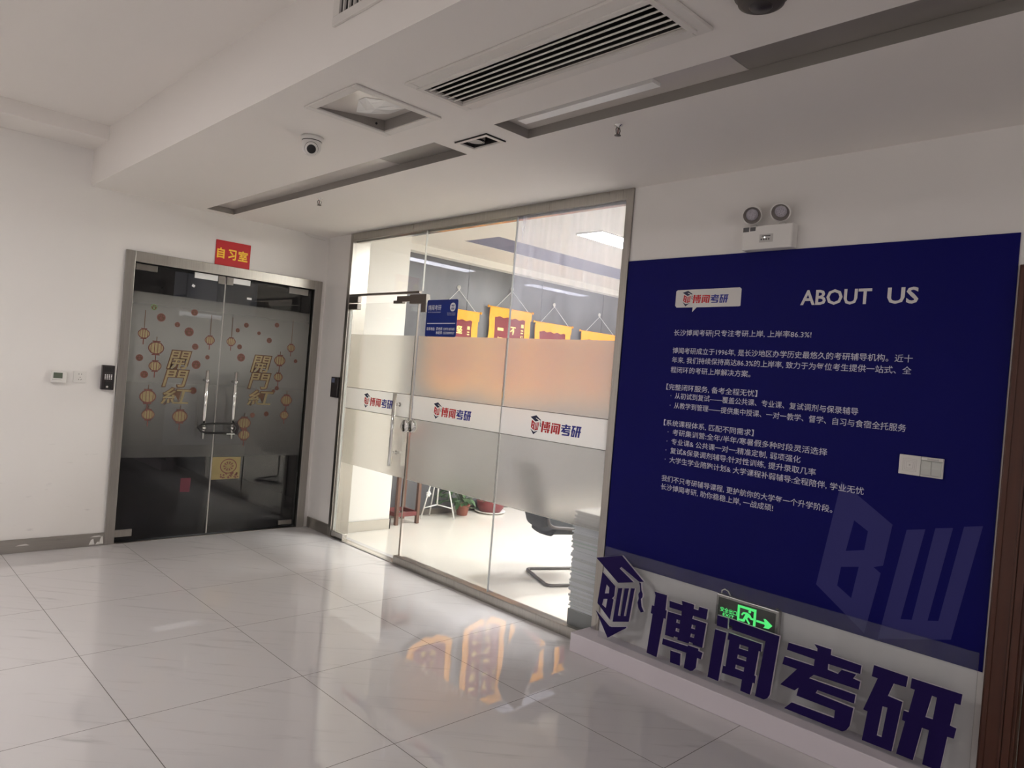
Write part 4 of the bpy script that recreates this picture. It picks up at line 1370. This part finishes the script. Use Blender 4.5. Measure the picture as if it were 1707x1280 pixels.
for k in range(5):
    x = VENT[0] + 0.024 + k * 0.0335
    m = MB()
    m.add([(x, VENT[2], H - 0.009), (x + 0.008, VENT[2], H - 0.011), (x + 0.040, VENT[2], H + 0.012), (x + 0.032, VENT[2], H + 0.014),
           (x, VENT[3], H - 0.009), (x + 0.008, VENT[3], H - 0.011), (x + 0.040, VENT[3], H + 0.012), (x + 0.032, VENT[3], H + 0.014)],
          [(3, 2, 1, 0), (4, 5, 6, 7), (0, 1, 5, 4), (1, 2, 6, 5), (2, 3, 7, 6), (3, 0, 4, 7)])
    m.build('slat', 'vent_white', t)

t = thing('return_vent', 'white grille with upright slats on the vertical face of the ceiling step', 'air vent', (-2.022, -4.05, 2.905))
gy0, gy1, gz0, gz1 = -4.62, -3.565, 2.905, 3.115
hole = (-4.555, -3.612, 2.942, 3.080)
m = MB()
for r in holed(gy0, gy1, gz0, gz1, [hole]):
    m.box((-2.036, r[0], r[2]), (-2.0225, r[1], r[3]))
m.build('frame', 'vent_white', t, bevel=0.002)
MB().box((-2.025, hole[0], hole[2]), (-2.0225, hole[1], hole[3])).build('backing', 'vent_dark', t)  # dark plate put in for the shaded opening behind the slats
for k in range(24):
    y = hole[1] - 0.030 - k * 0.0385
    if y - 0.012 < hole[0]:
        break
    m = MB()
    m.box((-2.036, y - 0.007, hole[2]), (-2.026, y, hole[3]))
    m.build('slat', 'vent_white', t)

t = thing('recessed_panel_light', 'square recessed ceiling light with its glossy panel hanging tilted and painted white reflection', 'ceiling light', (-1.635, -3.265, H))
o = (-1.867, -1.406, -3.492, -3.040)
m = MB()
for r in holed(o[0], o[1], o[2], o[3], [HATCH]):
    m.box((r[0], r[2], H - 0.010), (r[1], r[3], H - 0.0005))
m.build('frame', 'vent_white', t, bevel=0.003)
m = MB()
m.add([(HATCH[0], HATCH[2], H + 0.002), (HATCH[1], HATCH[2], H + 0.052), (HATCH[1], HATCH[3], H + 0.052), (HATCH[0], HATCH[3], H + 0.002),
       (HATCH[0], HATCH[2], H + 0.008), (HATCH[1], HATCH[2], H + 0.058), (HATCH[1], HATCH[3], H + 0.058), (HATCH[0], HATCH[3], H + 0.008)],
      [(3, 2, 1, 0), (4, 5, 6, 7), (0, 1, 5, 4), (1, 2, 6, 5), (2, 3, 7, 6), (3, 0, 4, 7)])
m.build('panel', 'diffuser_off', t)
zt = lambda x: H + 0.002 + 0.050 * (x - HATCH[0]) / (HATCH[1] - HATCH[0])
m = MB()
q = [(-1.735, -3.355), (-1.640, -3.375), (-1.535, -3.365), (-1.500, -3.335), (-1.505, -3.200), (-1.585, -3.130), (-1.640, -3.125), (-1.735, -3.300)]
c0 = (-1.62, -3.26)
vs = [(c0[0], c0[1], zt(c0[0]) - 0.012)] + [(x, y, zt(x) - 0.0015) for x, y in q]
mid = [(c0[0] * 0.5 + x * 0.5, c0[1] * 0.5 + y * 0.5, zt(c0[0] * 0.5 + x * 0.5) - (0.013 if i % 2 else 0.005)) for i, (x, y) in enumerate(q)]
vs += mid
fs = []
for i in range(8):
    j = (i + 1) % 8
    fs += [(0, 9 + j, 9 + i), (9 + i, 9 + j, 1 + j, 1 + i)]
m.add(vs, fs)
m.build('glare_clamp_white', 'glare_clamp_white', t)  # white patch: office reflection in the panel put in as a shape
m = MB()
for a, b, c, e in ((HATCH[1] - 0.002, HATCH[1], HATCH[2], HATCH[3]), (HATCH[0], HATCH[1], HATCH[3] - 0.002, HATCH[3])):
    m.box((a, c, H), (b, e, H + 0.09))
m.lathe([(0.006, 0), (0.006, 0.004)], (-1.50, HATCH[3] - 0.001, H + 0.022), (0, -1, 0), 10, 1)
m.build('recess', ['recess_grey', 'black'], t)

t = thing('recessed_spotlight', 'small square black recessed spotlight between the two ceiling slots', 'ceiling light', (-1.07, -3.385, H))
o = (-1.138, -1.008, -3.506, -3.270)
m = MB()
for r in holed(o[0], o[1], o[2], o[3], [SPOT]):
    m.box((r[0], r[2], H - 0.008), (r[1], r[3], H - 0.0005))
m.build('frame', 'white_plastic', t)
m = MB()
for a, b, c, e in ((o[0] - 0.004, o[0], o[2] - 0.004, o[3] + 0.004), (o[0], o[1], o[2] - 0.004, o[2])):
    m.box((a, c, H - 0.007), (b, e, H - 0.0005))
m.build('shadow_gap', 'black', t)
m = MB().box((SPOT[0], SPOT[2], H + 0.085), (SPOT[1], SPOT[3], H + 0.095))
for a, b, c, e in ((SPOT[0], SPOT[0] + 0.002, SPOT[2], SPOT[3]), (SPOT[1] - 0.002, SPOT[1], SPOT[2], SPOT[3]), (SPOT[0], SPOT[1], SPOT[2], SPOT[2] + 0.002), (SPOT[0], SPOT[1], SPOT[3] - 0.002, SPOT[3])):
    m.box((a, c, H), (b, e, H + 0.09))
m.build('housing', 'vent_dark', t)
m = MB().lathe([(0.046, 0.06), (0.048, 0.02), (0.046, 0.006), (0.036, 0.008), (0.0, 0.018)], (-1.071, -3.350, H), (0, 0, 1), 28, cap=False)
m.lathe([(0.047, 0.004), (0.047, 0.012), (0.040, 0.012), (0.040, 0.004)], (-1.071, -3.350, H), (0, 0, 1), 28, 1, cap=False)
m.build('lamp', ['grey_plastic', 'black'], t)

# the two ceiling slots with their recessed plates
for nm, lab, (a, b, c, e), y_mid in (('slot_light', 'long recessed linear ceiling light near the double door, its cover greyer at one end', SLOT_A, -2.52),
                                     ('slot_light', 'long recessed linear ceiling light beside the big air vent', SLOT_B, -4.80)):
    t = thing(nm, lab, 'ceiling light', ((a + b) / 2, (c + e) / 2, H), 0, 'recessed linear ceiling lights')
    m = MB()
    lo, hi = (y_mid, e) if nm == 'slot_light' and e > -1 else (y_mid, e)
    m.box((a, lo, H + 0.045), (b, hi, H + 0.053))
    m.build('cover', 'diffuser_off', t)
    m = MB()
    m.box((a, c, H + 0.046), (b, lo - 0.003, H + 0.055))
    m.build('cover', 'recess_grey', t)  # same plate; its darker reflection put in as grey
    m = MB()
    for p, q_, r, s in ((a, a + 0.002, c, e), (b - 0.002, b, c, e), (a, b, c, c + 0.002), (a, b, e - 0.002, e)):
        m.box((p, r, H + 0.0005), (q_, s, H + 0.045))
    m.build('side_trim', 'recess_grey', t)
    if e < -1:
        MB().box((a + 0.086, -4.466, H + 0.030), (a + 0.140, -3.70, H + 0.045)).build('diffuser', 'glare_clamp_white', t)  # white strip put in for the reflection on the slot plate

t = thing('security_camera', 'white dome security camera on the lowered ceiling', 'security camera', (-1.614, -2.650, H))
c0 = Vector((-1.614, -2.650, H))
m = MB().lathe([(0.055, 0.0), (0.060, -0.004), (0.060, -0.016), (0.052, -0.022), (0.0, -0.022)], c0, (0, 0, 1), 36, cap=False)
m.build('base', 'white_plastic', t)
m = MB().lathe([(0.051, -0.022), (0.051, -0.026), (0.040, -0.026)], c0, (0, 0, 1), 36, cap=False)
m.build('seam', 'dark_plastic', t)
prof = [(0.050, -0.026)] + [(0.050 * math.cos(a), -0.052 - 0.050 * math.sin(a)) for a in [i * math.pi / 2 / 10 for i in range(11)]]
m = MB().lathe(prof, c0, (0, 0, 1), 36, cap=False)
m.build('dome', 'white_plastic', t)
cc = c0 + Vector((0, 0, -0.052))
ax = Vector((-0.40, -0.80, -0.46)).normalized()
m = MB().lathe([(0.034, 0.0385), (0.034, 0.046), (0.030, 0.050), (0.022, 0.052)], cc, ax, 32, 0, cap=False)
e1 = m.build('eyeball', 'white_plastic', t)
MB().lathe([(0.0355, 0.036), (0.0355, 0.0405), (0.034, 0.0425)], cc, ax, 32, cap=False).build('gasket', 'dark_plastic', e1)
MB().lathe([(0.0235, 0.0515), (0.021, 0.0535), (0.0, 0.0545)], cc, ax, 28, cap=False).build('lens', 'black', e1)

SPRK = [(-0.875, -1.393, 'small chrome sprinkler head hanging from the ceiling nearest the double door'),
        (-0.878, -4.119, 'small chrome sprinkler head hanging from the ceiling above the blue board end')]
proto = None
for x, y, lab in SPRK:
    if proto is None:
        proto = t = thing('sprinkler_head', lab, 'sprinkler', (x, y, H), 0, 'ceiling sprinkler heads')
        MB().lathe([(0.020, 0.0), (0.020, -0.003), (0.010, -0.007), (0.008, -0.014)], (x, y, H), (0, 0, 1), 18, cap=False).build('escutcheon', 'chrome', t)
        m = MB()
        for s in (-1, 1):
            m.tube([(x + s * 0.008, y, H - 0.012), (x + s * 0.015, y, H - 0.024), (x + s * 0.010, y, H - 0.040), (x, y, H - 0.046)], 0.0026, 8)
        m.build('yoke', 'steel_dark', t)
        MB().lathe([(0.0028, -0.014), (0.0028, -0.042)], (x, y, H), (0, 0, 1), 10).build('bulb', 'decal_red', t)
        MB().lathe([(0.0, -0.046), (0.015, -0.047), (0.015, -0.0495), (0.0, -0.050)], (x, y, H), (0, 0, 1), 16, cap=False).build('deflector', 'steel_dark', t)
    else:
        t = copy_tree(proto)
        t.location = (x, y, H)
        t['label'] = lab

t = thing('smoke_detector', 'round dark brown detector on the ceiling beyond the big air vent', 'smoke detector', (-1.492, -5.120, H))
m = MB().lathe([(0.078, 0), (0.078, -0.006), (0.070, -0.012), (0.066, -0.026), (0.050, -0.034), (0.0, -0.036)], (-1.492, -5.120, H), (0, 0, 1), 36, cap=False)
m.build('housing', 'smoke_brown', t)
MB().lathe([(0.034, -0.0355), (0.030, -0.041), (0.0, -0.042)], (-1.492, -5.120, H), (0, 0, 1), 24, cap=False).build('sensor', 'dark_plastic', t)
# surface cable on the ceiling near the corner
m = MB().tube([(-0.262, -0.012, H - 0.010), (-0.20, -0.010, H - 0.03), (-0.05, -0.010, H - 0.035)], 0.003, 6)
tag(m.build('wall_cable', 'white_plastic'), 'thin cable stub along the wall top in the corner by the glass front', 'cable')

# ---------------------------------------------------------------- things in the office, seen through the glass
def pennant(x0, x1, ztop, zbot, label, cols, tail):
    """Red velvet pennant with gold fringe hanging on strings from a suction hook on the dark glass."""
    xm, w_ = (x0 + x1) / 2, x1 - x0
    y0 = -0.012
    t = thing('pennant', label, 'pennant', (xm, 0.0, zbot), 0, 'red and gold pennants on the dark glass')
    point = [(x0 + 0.05, ztop - 0.03), (x1 - 0.05, ztop - 0.03), (x1 - 0.05, zbot + 0.14), (xm + 0.12 * w_, zbot + 0.05), (xm, zbot + 0.13 * (tail - 0.5)), (xm - 0.12 * w_, zbot + 0.05), (x0 + 0.05, zbot + 0.14)]
    pl = on_left(y0)
    n = 10
    MB().flat(poly([point], 0.004), pl).build('cloth', 'velvet_red', t)
    # wavy gold borders
    m = MB()
    for s, xb in ((-1, x0 + 0.05), (1, x1 - 0.05)):
        vs, fs = [], []
        for i in range(n + 1):
            z = ztop - 0.03 + (zbot + 0.10 - ztop + 0.03) * i / n
            for k in range(5):
                xx = xb + s * (-0.045 + 0.09 * k / 4)
                yy = y0 - 0.012 - 0.006 * math.sin(i * 1.7 + k * 1.9 + xm)
                vs.append((xx + 0.004 * math.sin(i * 1.3 + s), yy, z))
        for i in range(n):
            for k in range(4):
                a = i * 5 + k
                fs.append((a, a + 1, a + 6, a + 5))
        m.add(vs, fs, 0, True)
    bot = [(x0 + 0.02, zbot + 0.12), (xm - 0.12 * w_, zbot + 0.04), (xm, zbot + 0.13 * (tail - 0.5)), (xm + 0.12 * w_, zbot + 0.04), (x1 - 0.02, zbot + 0.12)]
    vs, fs = [], []
    for i, (x, z) in enumerate(bot):
        vs += [(x, y0 - 0.010, z + 0.035), (x, y0 - 0.016 - 0.004 * (i % 2), z - 0.045)]
    for i in range(len(bot) - 1):
        fs.append((2 * i, 2 * i + 1, 2 * i + 3, 2 * i + 2))
    m.add(vs, fs, 0, True)
    m.build('fringe', 'fringe_gold', t)
    # gold valance along the top, scalloped in depth
    m = MB()
    vs, fs = [], []
    k = 24
    for i in range(k + 1):
        x = x0 + w_ * i / k
        dy = 0.006 * math.sin(i * 2.1)
        vs += [(x, y0 - 0.018, ztop + 0.004), (x, y0 - 0.024 + dy, ztop - 0.05), (x, y0 - 0.020 - dy, ztop - 0.105 + 0.008 * math.sin(i * 1.4))]
    for i in range(k):
        a = 3 * i
        fs += [(a, a + 1, a + 4, a + 3), (a + 1, a + 2, a + 5, a + 4)]
    m.add(vs, fs, 0, True)
    m.build('valance', 'fringe_gold', t)
    m = MB().tube([(x0 - 0.010, y0 - 0.014, ztop), (x1 + 0.010, y0 - 0.014, ztop)], 0.008, 10)
    for s, x in ((-1, x0 - 0.010), (1, x1 + 0.010)):
        m.lathe([(0.004, 0), (0.016, 0.008), (0.016, 0.018), (0.004, 0.024)], (x, y0 - 0.014, ztop), (s, 0, 0), 12)
    m.build('rod', 'fringe_gold', t)
    m = MB()
    for x in (x0 + 0.10, x1 - 0.06):
        m.tube([(x, y0 - 0.014, ztop + 0.006), (xm + 0.02, 0.004, ztop + 0.225)], 0.0035, 6)
    m.build('string', 'cord_white', t)
    m = MB().lathe([(0.0, 0.0), (0.022, 0.002), (0.026, 0.010), (0.012, 0.016)], (xm + 0.02, 0.0195, ztop + 0.25), (0, -1, 0), 16, cap=False)
    m.box((xm + 0.012, 0.002, ztop + 0.215), (xm + 0.028, 0.010, ztop + 0.25))
    m.build('suction_hook', 'white_plastic', t)
    # gold writing, in columns
    m = MB()
    rnd = random.Random(int(xm * 100))
    for x, z, s, size in cols:
        for ch in s:
            if ch == '*':      # an unreadable brushed character: a few strokes
                for q in range(4):
                    a = rnd.uniform(-1.2, 1.2) if q % 2 else rnd.uniform(-0.3, 0.3)
                    cx, cz = x + rnd.uniform(-0.25, 0.25) * size, z + rnd.uniform(-0.3, 0.3) * size
                    l, h = size * rnd.uniform(0.25, 0.42), size * 0.065
                    ca, sa = math.cos(a), math.sin(a)
                    m.flat(poly([[(cx + u * ca - v * sa, cz + u * sa + v * ca) for u, v in ((-l, -h), (l, -h * 0.4), (l, h), (-l, h * 0.6))]]), on_left(y0 - 0.0052 - 0.0003 * q))
            else:
                hz = size * (0.16 if ch == '一' else 0.45)
                m.flat(fit_text(ch, x - size * 0.45, x + size * 0.45, z - hz, z + hz, 0.03), on_left(y0 - 0.0055))
            z -= size * 1.32
    m.build('writing', 'gold_text', t)
    return t


pennant(1.30, 1.935, 2.275, 1.36, 'red and gold pennant on the dark glass, partly behind the blue contact sticker',
        [(1.80, 2.09, '赠:****', 0.045), (1.67, 2.06, '坚持****', 0.095), (1.535, 2.06, '培养****', 0.095)], 1.0)
pennant(2.09, 2.775, 2.375, 1.30, 'tallest-hung red and gold pennant, behind the joint between the glass panes',
        [(2.645, 2.20, '赠:博闻', 0.052), (2.495, 2.13, '不一****', 0.105), (2.29, 2.13, '一切****', 0.105)], 1.2)
pennant(2.850, 3.52, 2.285, 1.33, 'red and gold pennant right of the tallest-hung one on the dark glass',
        [(3.38, 1.97, '*****', 0.045), (3.23, 1.92, '****', 0.085), (3.05, 1.92, '****', 0.085)], 1.0)
pennant(3.72, 4.46, 2.265, 1.33, 'red and gold pennant farthest right, next to the glass front\'s right frame',
        [(4.30, 1.94, '*****', 0.045), (4.14, 1.90, '****', 0.085), (3.95, 1.90, '****', 0.085)], 1.0)

# carved wooden plant stand behind the door gap
t = thing('plant_stand', 'tall reddish wooden stand with square legs, behind the gap of the office glass door', 'plant stand', (0.94, -0.18, 0))
X0, X1, Y0_, Y1_ = 0.797, 1.090, -0.322, -0.035
for x in (X0 + 0.018, X1 - 0.018):
    for y in (Y0_ + 0.018, Y1_ - 0.018):
        MB().box((x - 0.018, y - 0.018, 0), (x + 0.018, y + 0.018, 1.02)).build('leg', 'stand_wood', t, bevel=0.004)
m = MB()
for y in (Y0_ + 0.006, Y1_ - 0.030):
    m.box((X0 + 0.036, y, 0.085), (X1 - 0.036, y + 0.024, 0.125))
for x in (X0 + 0.006, X1 - 0.030):
    m.box((x, Y0_ + 0.036, 0.085), (x + 0.024, Y1_ - 0.036, 0.125))
m.build('stretcher', 'stand_red', t)
m = MB()
for k in range(8):
    z = 0.90 + 0.014 * k
    m.box((X0 + 0.036, Y0_ + 0.010, z), (X1 - 0.036, Y0_ + 0.022, z + 0.008))
    m.box((X0 + 0.010, Y0_ + 0.036, z), (X0 + 0.022, Y1_ - 0.036, z + 0.008))
m.build('carved_apron', 'stand_red', t)
MB().box((X0 - 0.015, Y0_ - 0.015, 1.02), (X1 + 0.015, Y1_ + 0.015, 1.045)).build('top', 'stand_wood', t, bevel=0.004)

# white wire tripod stand
t = thing('tripod_stand', 'thin white metal tripod stand on the office floor, between the wooden stand and the plant', 'stand', (1.40, -0.20, 0))
top = Vector((1.395, -0.215, 0.78))
feet = [Vector((1.221, -0.175, 0.006)), Vector((1.548, -0.336, 0.006)), Vector((1.44, -0.04, 0.006))]
for f in feet:
    MB().tube([f, f + (top - f) * 0.36, top], 0.0075, 8).build('leg', 'white_metal', t)
m = MB()
hub = Vector((1.395, -0.215, 0.155))
for f in feet:
    m.tube([hub, f + (top - f) * 0.15], 0.006, 8)
m.build('spreader', 'white_metal', t)
MB().tube([hub, (1.395, -0.215, 0.90)], 0.009, 10).build('centre_rod', 'white_metal', t)
m = MB()
for c0 in (Vector((1.290, -0.19, 0.27)), Vector((1.475, -0.28, 0.40))):
    for k in range(5):
        a = 2 * math.pi * k / 5
        m.lathe([(0.0, -0.004), (0.016, 0.0), (0.0, 0.004)], c0 + Vector((0.018 * math.cos(a), 0, 0.018 * math.sin(a))), (0.2, 1, 0), 10, cap=False)
m.build('flower_ornament', 'white_metal', t)


def leaf(m, base, d, length, width, droop):
    d = Vector(d).normalized()
    s = d.cross(Vector((0, 0, 1)))
    if s.length < 0.01:
        s = Vector((1, 0, 0))
    s.normalize()
    pts = []
    for i, (f, wd) in enumerate(((0.0, 0.05), (0.25, 0.8), (0.55, 1.0), (0.82, 0.6), (1.0, 0.02))):
        c = base + d * (length * f) + Vector((0, 0, -droop * f * f * length))
        pts.append((c - s * (width * wd / 2) + Vector((0, 0, 0.006 * wd)), c - Vector((0, 0, 0.004)), c + s * (width * wd / 2) + Vector((0, 0, 0.006 * wd))))
    vs = [p for q in pts for p in q]
    fs = []
    for i in range(4):
        a = 3 * i
        fs += [(a, a + 1, a + 4, a + 3), (a + 1, a + 2, a + 5, a + 4)]
    m.add(vs, fs, 0, True)


t = thing('potted_plant', 'bushy green leafy plant in a terracotta pot on the office floor', 'plant', (1.82, -0.14, 0))
pc = Vector((1.82, -0.14, 0))
MB().lathe([(0.058, 0.0), (0.078, 0.100), (0.086, 0.102), (0.086, 0.120), (0.078, 0.120), (0.076, 0.105), (0.0, 0.103)], pc, (0, 0, 1), 28, cap=False).build('pot', 'terracotta', t)
MB().lathe([(0.075, 0.104), (0.040, 0.112), (0.0, 0.114)], pc, (0, 0, 1), 20, cap=False).build('soil', 'soil', t)
rnd = random.Random(11)
m = MB()
st = MB()
for k in range(120):
    a = rnd.uniform(0, 2 * math.pi)
    r = rnd.uniform(0.05, 0.30)
    z = 0.10 + rnd.uniform(0.0, 0.36) * (1.2 - r * 2.0) + 0.02
    yy = max(-0.36, min(0.11, r * math.sin(a) * 0.9))
    p = pc + Vector((r * math.cos(a), yy, z))
    if p.x > 1.84:
        continue
    st.tube([pc + Vector((0.02 * math.cos(a), 0.02 * math.sin(a), 0.145)), pc + Vector((r * 0.5 * math.cos(a), yy * 0.5, z * 0.9)), p], 0.0025, 5)
    dd = Vector((math.cos(a + rnd.uniform(-0.6, 0.6)), math.sin(a + rnd.uniform(-0.6, 0.6)) * 0.5 - 0.15, rnd.uniform(-0.2, 0.5)))
    leaf(m, p, dd, rnd.uniform(0.07, 0.115), rnd.uniform(0.045, 0.07), rnd.uniform(0.2, 0.7))
m.build('foliage', 'leaf_green', t)
st.build('stems', 'leaf_green', t)

t = thing('planter_bowl', 'low round reddish planter bowl in a white saucer, right of the terracotta pot', 'planter', (2.225, -0.16, 0))
pc = Vector((2.225, -0.16, 0))
MB().lathe([(0.120, 0.0), (0.178, 0.022), (0.178, 0.030), (0.110, 0.014), (0.0, 0.012)], pc, (0, 0, 1), 32, cap=False).build('saucer', 'white_plastic', t)
MB().lathe([(0.115, 0.013), (0.150, 0.060), (0.165, 0.130), (0.160, 0.145), (0.152, 0.130), (0.0, 0.125)], pc, (0, 0, 1), 32, cap=False).build('bowl', 'basin_red', t)
m = MB()
for k in range(34):
    a = rnd.uniform(0, 2 * math.pi)
    r = rnd.uniform(0.02, 0.14)
    leaf(m, pc + Vector((r * math.cos(a), r * math.sin(a), 0.128)), (math.cos(a), math.sin(a) * 0.8, rnd.uniform(0.2, 1.0)), rnd.uniform(0.04, 0.07), 0.028, 0.4)
m.build('foliage', 'leaf_green', t)

# cantilever visitor chair
t = thing('visitor_chair', 'black mesh cantilever visitor chair on the pale office floor behind the glass', 'chair', (0.75, -2.335, 0), math.atan2(-0.90, -0.42))
# local axes: +y forward is turned by the empty; built with x across, y forward
def chair_axes():
    return t


bw = 0.235
m = MB()
for s in (-1, 1):
    pass
pts = []
R_ = 0.05


def arc(p0, p1, p2, n=5):
    """corner at p1 between p0 and p2, rounded"""
    p0, p1, p2 = Vector(p0), Vector(p1), Vector(p2)
    a = p1 + (p0 - p1).normalized() * R_
    b = p1 + (p2 - p1).normalized() * R_
    return [a * (1 - u) ** 2 + p1 * 2 * u * (1 - u) + b * u ** 2 for u in [i / n for i in range(n + 1)]]


seq = [(-bw, 0.06, 0.88), (-bw, -0.02, 0.46), (-bw, 0.46, 0.43), (-bw, 0.46, 0.013), (-bw, 0.0, 0.013), (bw, 0.0, 0.013), (bw, 0.46, 0.013), (bw, 0.46, 0.43), (bw, -0.02, 0.46), (bw, 0.06, 0.88)]
seq[0] = (-bw, -0.14, 0.90)
seq[-1] = (bw, -0.14, 0.90)
path = [Vector(seq[0])]
for i in range(1, len(seq) - 1):
    path += arc(seq[i - 1], seq[i], seq[i + 1])
path.append(Vector(seq[-1]))
MB().tube(path, 0.0125, 10).build('tube_frame', 'tube_black', t, world=False)
# seat shell: a shallow cushion with rounded corners and a drooping rear edge
vs, fs = [], []
nu, nv = 14, 14
for lay in (0, 1):
    for j in range(nv + 1):
        for i in range(nu + 1):
            u = -1 + 2 * i / nu
            v = -1 + 2 * j / nv
            k = 1 - 0.16 * (abs(u) ** 4) * (abs(v) ** 4) * 2
            x = u * (bw + 0.005) * k
            y = 0.215 + v * 0.245 * k
            z = 0.455 - 0.018 * (1 - u * u) - (0.05 if v < -0.7 else 0) * ((-v - 0.7) / 0.3 if v < -0.7 else 0)
            if lay:
                e = min(1.0, (1 - max(abs(u), abs(v))) * 5)
                z -= 0.012 + 0.045 * e
            vs.append((x, y, z))
st_ = (nu + 1) * (nv + 1)
for j in range(nv):
    for i in range(nu):
        a = j * (nu + 1) + i
        fs.append((a, a + 1, a + nu + 2, a + nu + 1))
        fs.append((st_ + a, st_ + a + nu + 1, st_ + a + nu + 2, st_ + a + 1))
ring = [i for i in range(nu + 1)] + [(j + 1) * (nu + 1) + nu for j in range(nv)] + [nv * (nu + 1) + i for i in range(nu - 1, -1, -1)] + [j * (nu + 1) for j in range(nv - 1, 0, -1)]
for k in range(len(ring)):
    a, b = ring[k], ring[(k + 1) % len(ring)]
    fs.append((a, st_ + a, st_ + b, b))
MB().add(vs, fs, 0, True).build('seat', 'mesh_black', t, world=False)
vs, fs = [], []
for lay in (0, 1):
    for j in range(nv + 1):
        for i in range(nu + 1):
            u = -1 + 2 * i / nu
            v = j / nv
            k = 1 - 0.14 * (abs(u) ** 4) * (abs(2 * v - 1) ** 4)
            x = u * (bw + 0.01) * k
            z = 0.430 + (0.50 * v) * 1.0 + (0.035 * abs(u) ** 3 if v < 0.3 else 0) * (1 - v / 0.3 if v < 0.3 else 0)
            y = -0.020 - 0.13 * v - 0.035 * (1 - u * u) - (0.022 if lay else 0)
            vs.append((x, y, z))
fs = []
for j in range(nv):
    for i in range(nu):
        a = j * (nu + 1) + i
        fs.append((a, a + nu + 1, a + nu + 2, a + 1))
        fs.append((st_ + a, st_ + a + 1, st_ + a + nu + 2, st_ + a + nu + 1))
for k in range(len(ring)):
    a, b = ring[k], ring[(k + 1) % len(ring)]
    fs.append((a, b, st_ + b, st_ + a))
MB().add(vs, fs, 0, True).build('backrest', 'mesh_black', t, world=False)

# tall stack of printed booklets on a grey box, just inside the glass
BX0, BX1, BY0, BY1 = 0.060, 0.280, -3.530, -3.270
tag(MB().box((BX0 - 0.004, BY0, 0.0), (BX1 + 0.01, BY1 - 0.0, 0.150)).build('cardboard_box', 'cardboard_grey', bevel=0.003),
    'grey cardboard box on the office floor under the tall stack of booklets', 'box')
rnd = random.Random(7)
z = 0.150
kinds = ['paper_white', 'paper_white', 'paper_grey', 'paper_white', 'paper_grey', 'paper_green']
protos = {}
i = 0
while z < 0.762:
    th = rnd.choice((0.008, 0.010, 0.012, 0.014))
    key = (rnd.choice(kinds) if z < 0.70 else 'paper_white', th)
    last = z + th >= 0.762
    if key not in protos:
        m = MB().box((-0.105, -0.126, 0.0008), (0.105, 0.126, th - 0.0012), 0)
        m.box((-0.1055, -0.1265, th - 0.0012), (0.1055, 0.1265, th), 1).box((-0.1055, -0.1265, 0.0), (0.1055, 0.1265, 0.0008), 1)
        m.add([(-0.1055, 0.1265, 0), (0.1055, 0.1265, 0), (0.1055, 0.1265, th), (-0.1055, 0.1265, th)], [(0, 1, 2, 3)], 0)
        o = m.build('booklet', [key[0], 'paper_white'], None)
        protos[key] = o
    else:
        o = protos[key].copy()
        C.objects.link(o)
    lean = 0.024 * math.sin((z - 0.15) * 5.0) + 0.012 * (z - 0.15) / 0.6
    o.location = ((BX0 + BX1) / 2 + 0.004 + rnd.uniform(-0.009, 0.009), (BY0 + BY1) / 2 + 0.004 + lean * 0.5 + rnd.uniform(-0.012, 0.012), z)
    o.rotation_euler = (0, 0, rnd.uniform(-0.03, 0.03))
    if last:
        tag(o, 'topmost white booklet of the tall stack standing just inside the glass', 'booklet', 'booklets in the tall stack')
    else:
        tag(o, 'pale printed booklet within the tall stack just inside the glass, below its topmost one', 'booklet', 'booklets in the tall stack')
    z += th
    i += 1
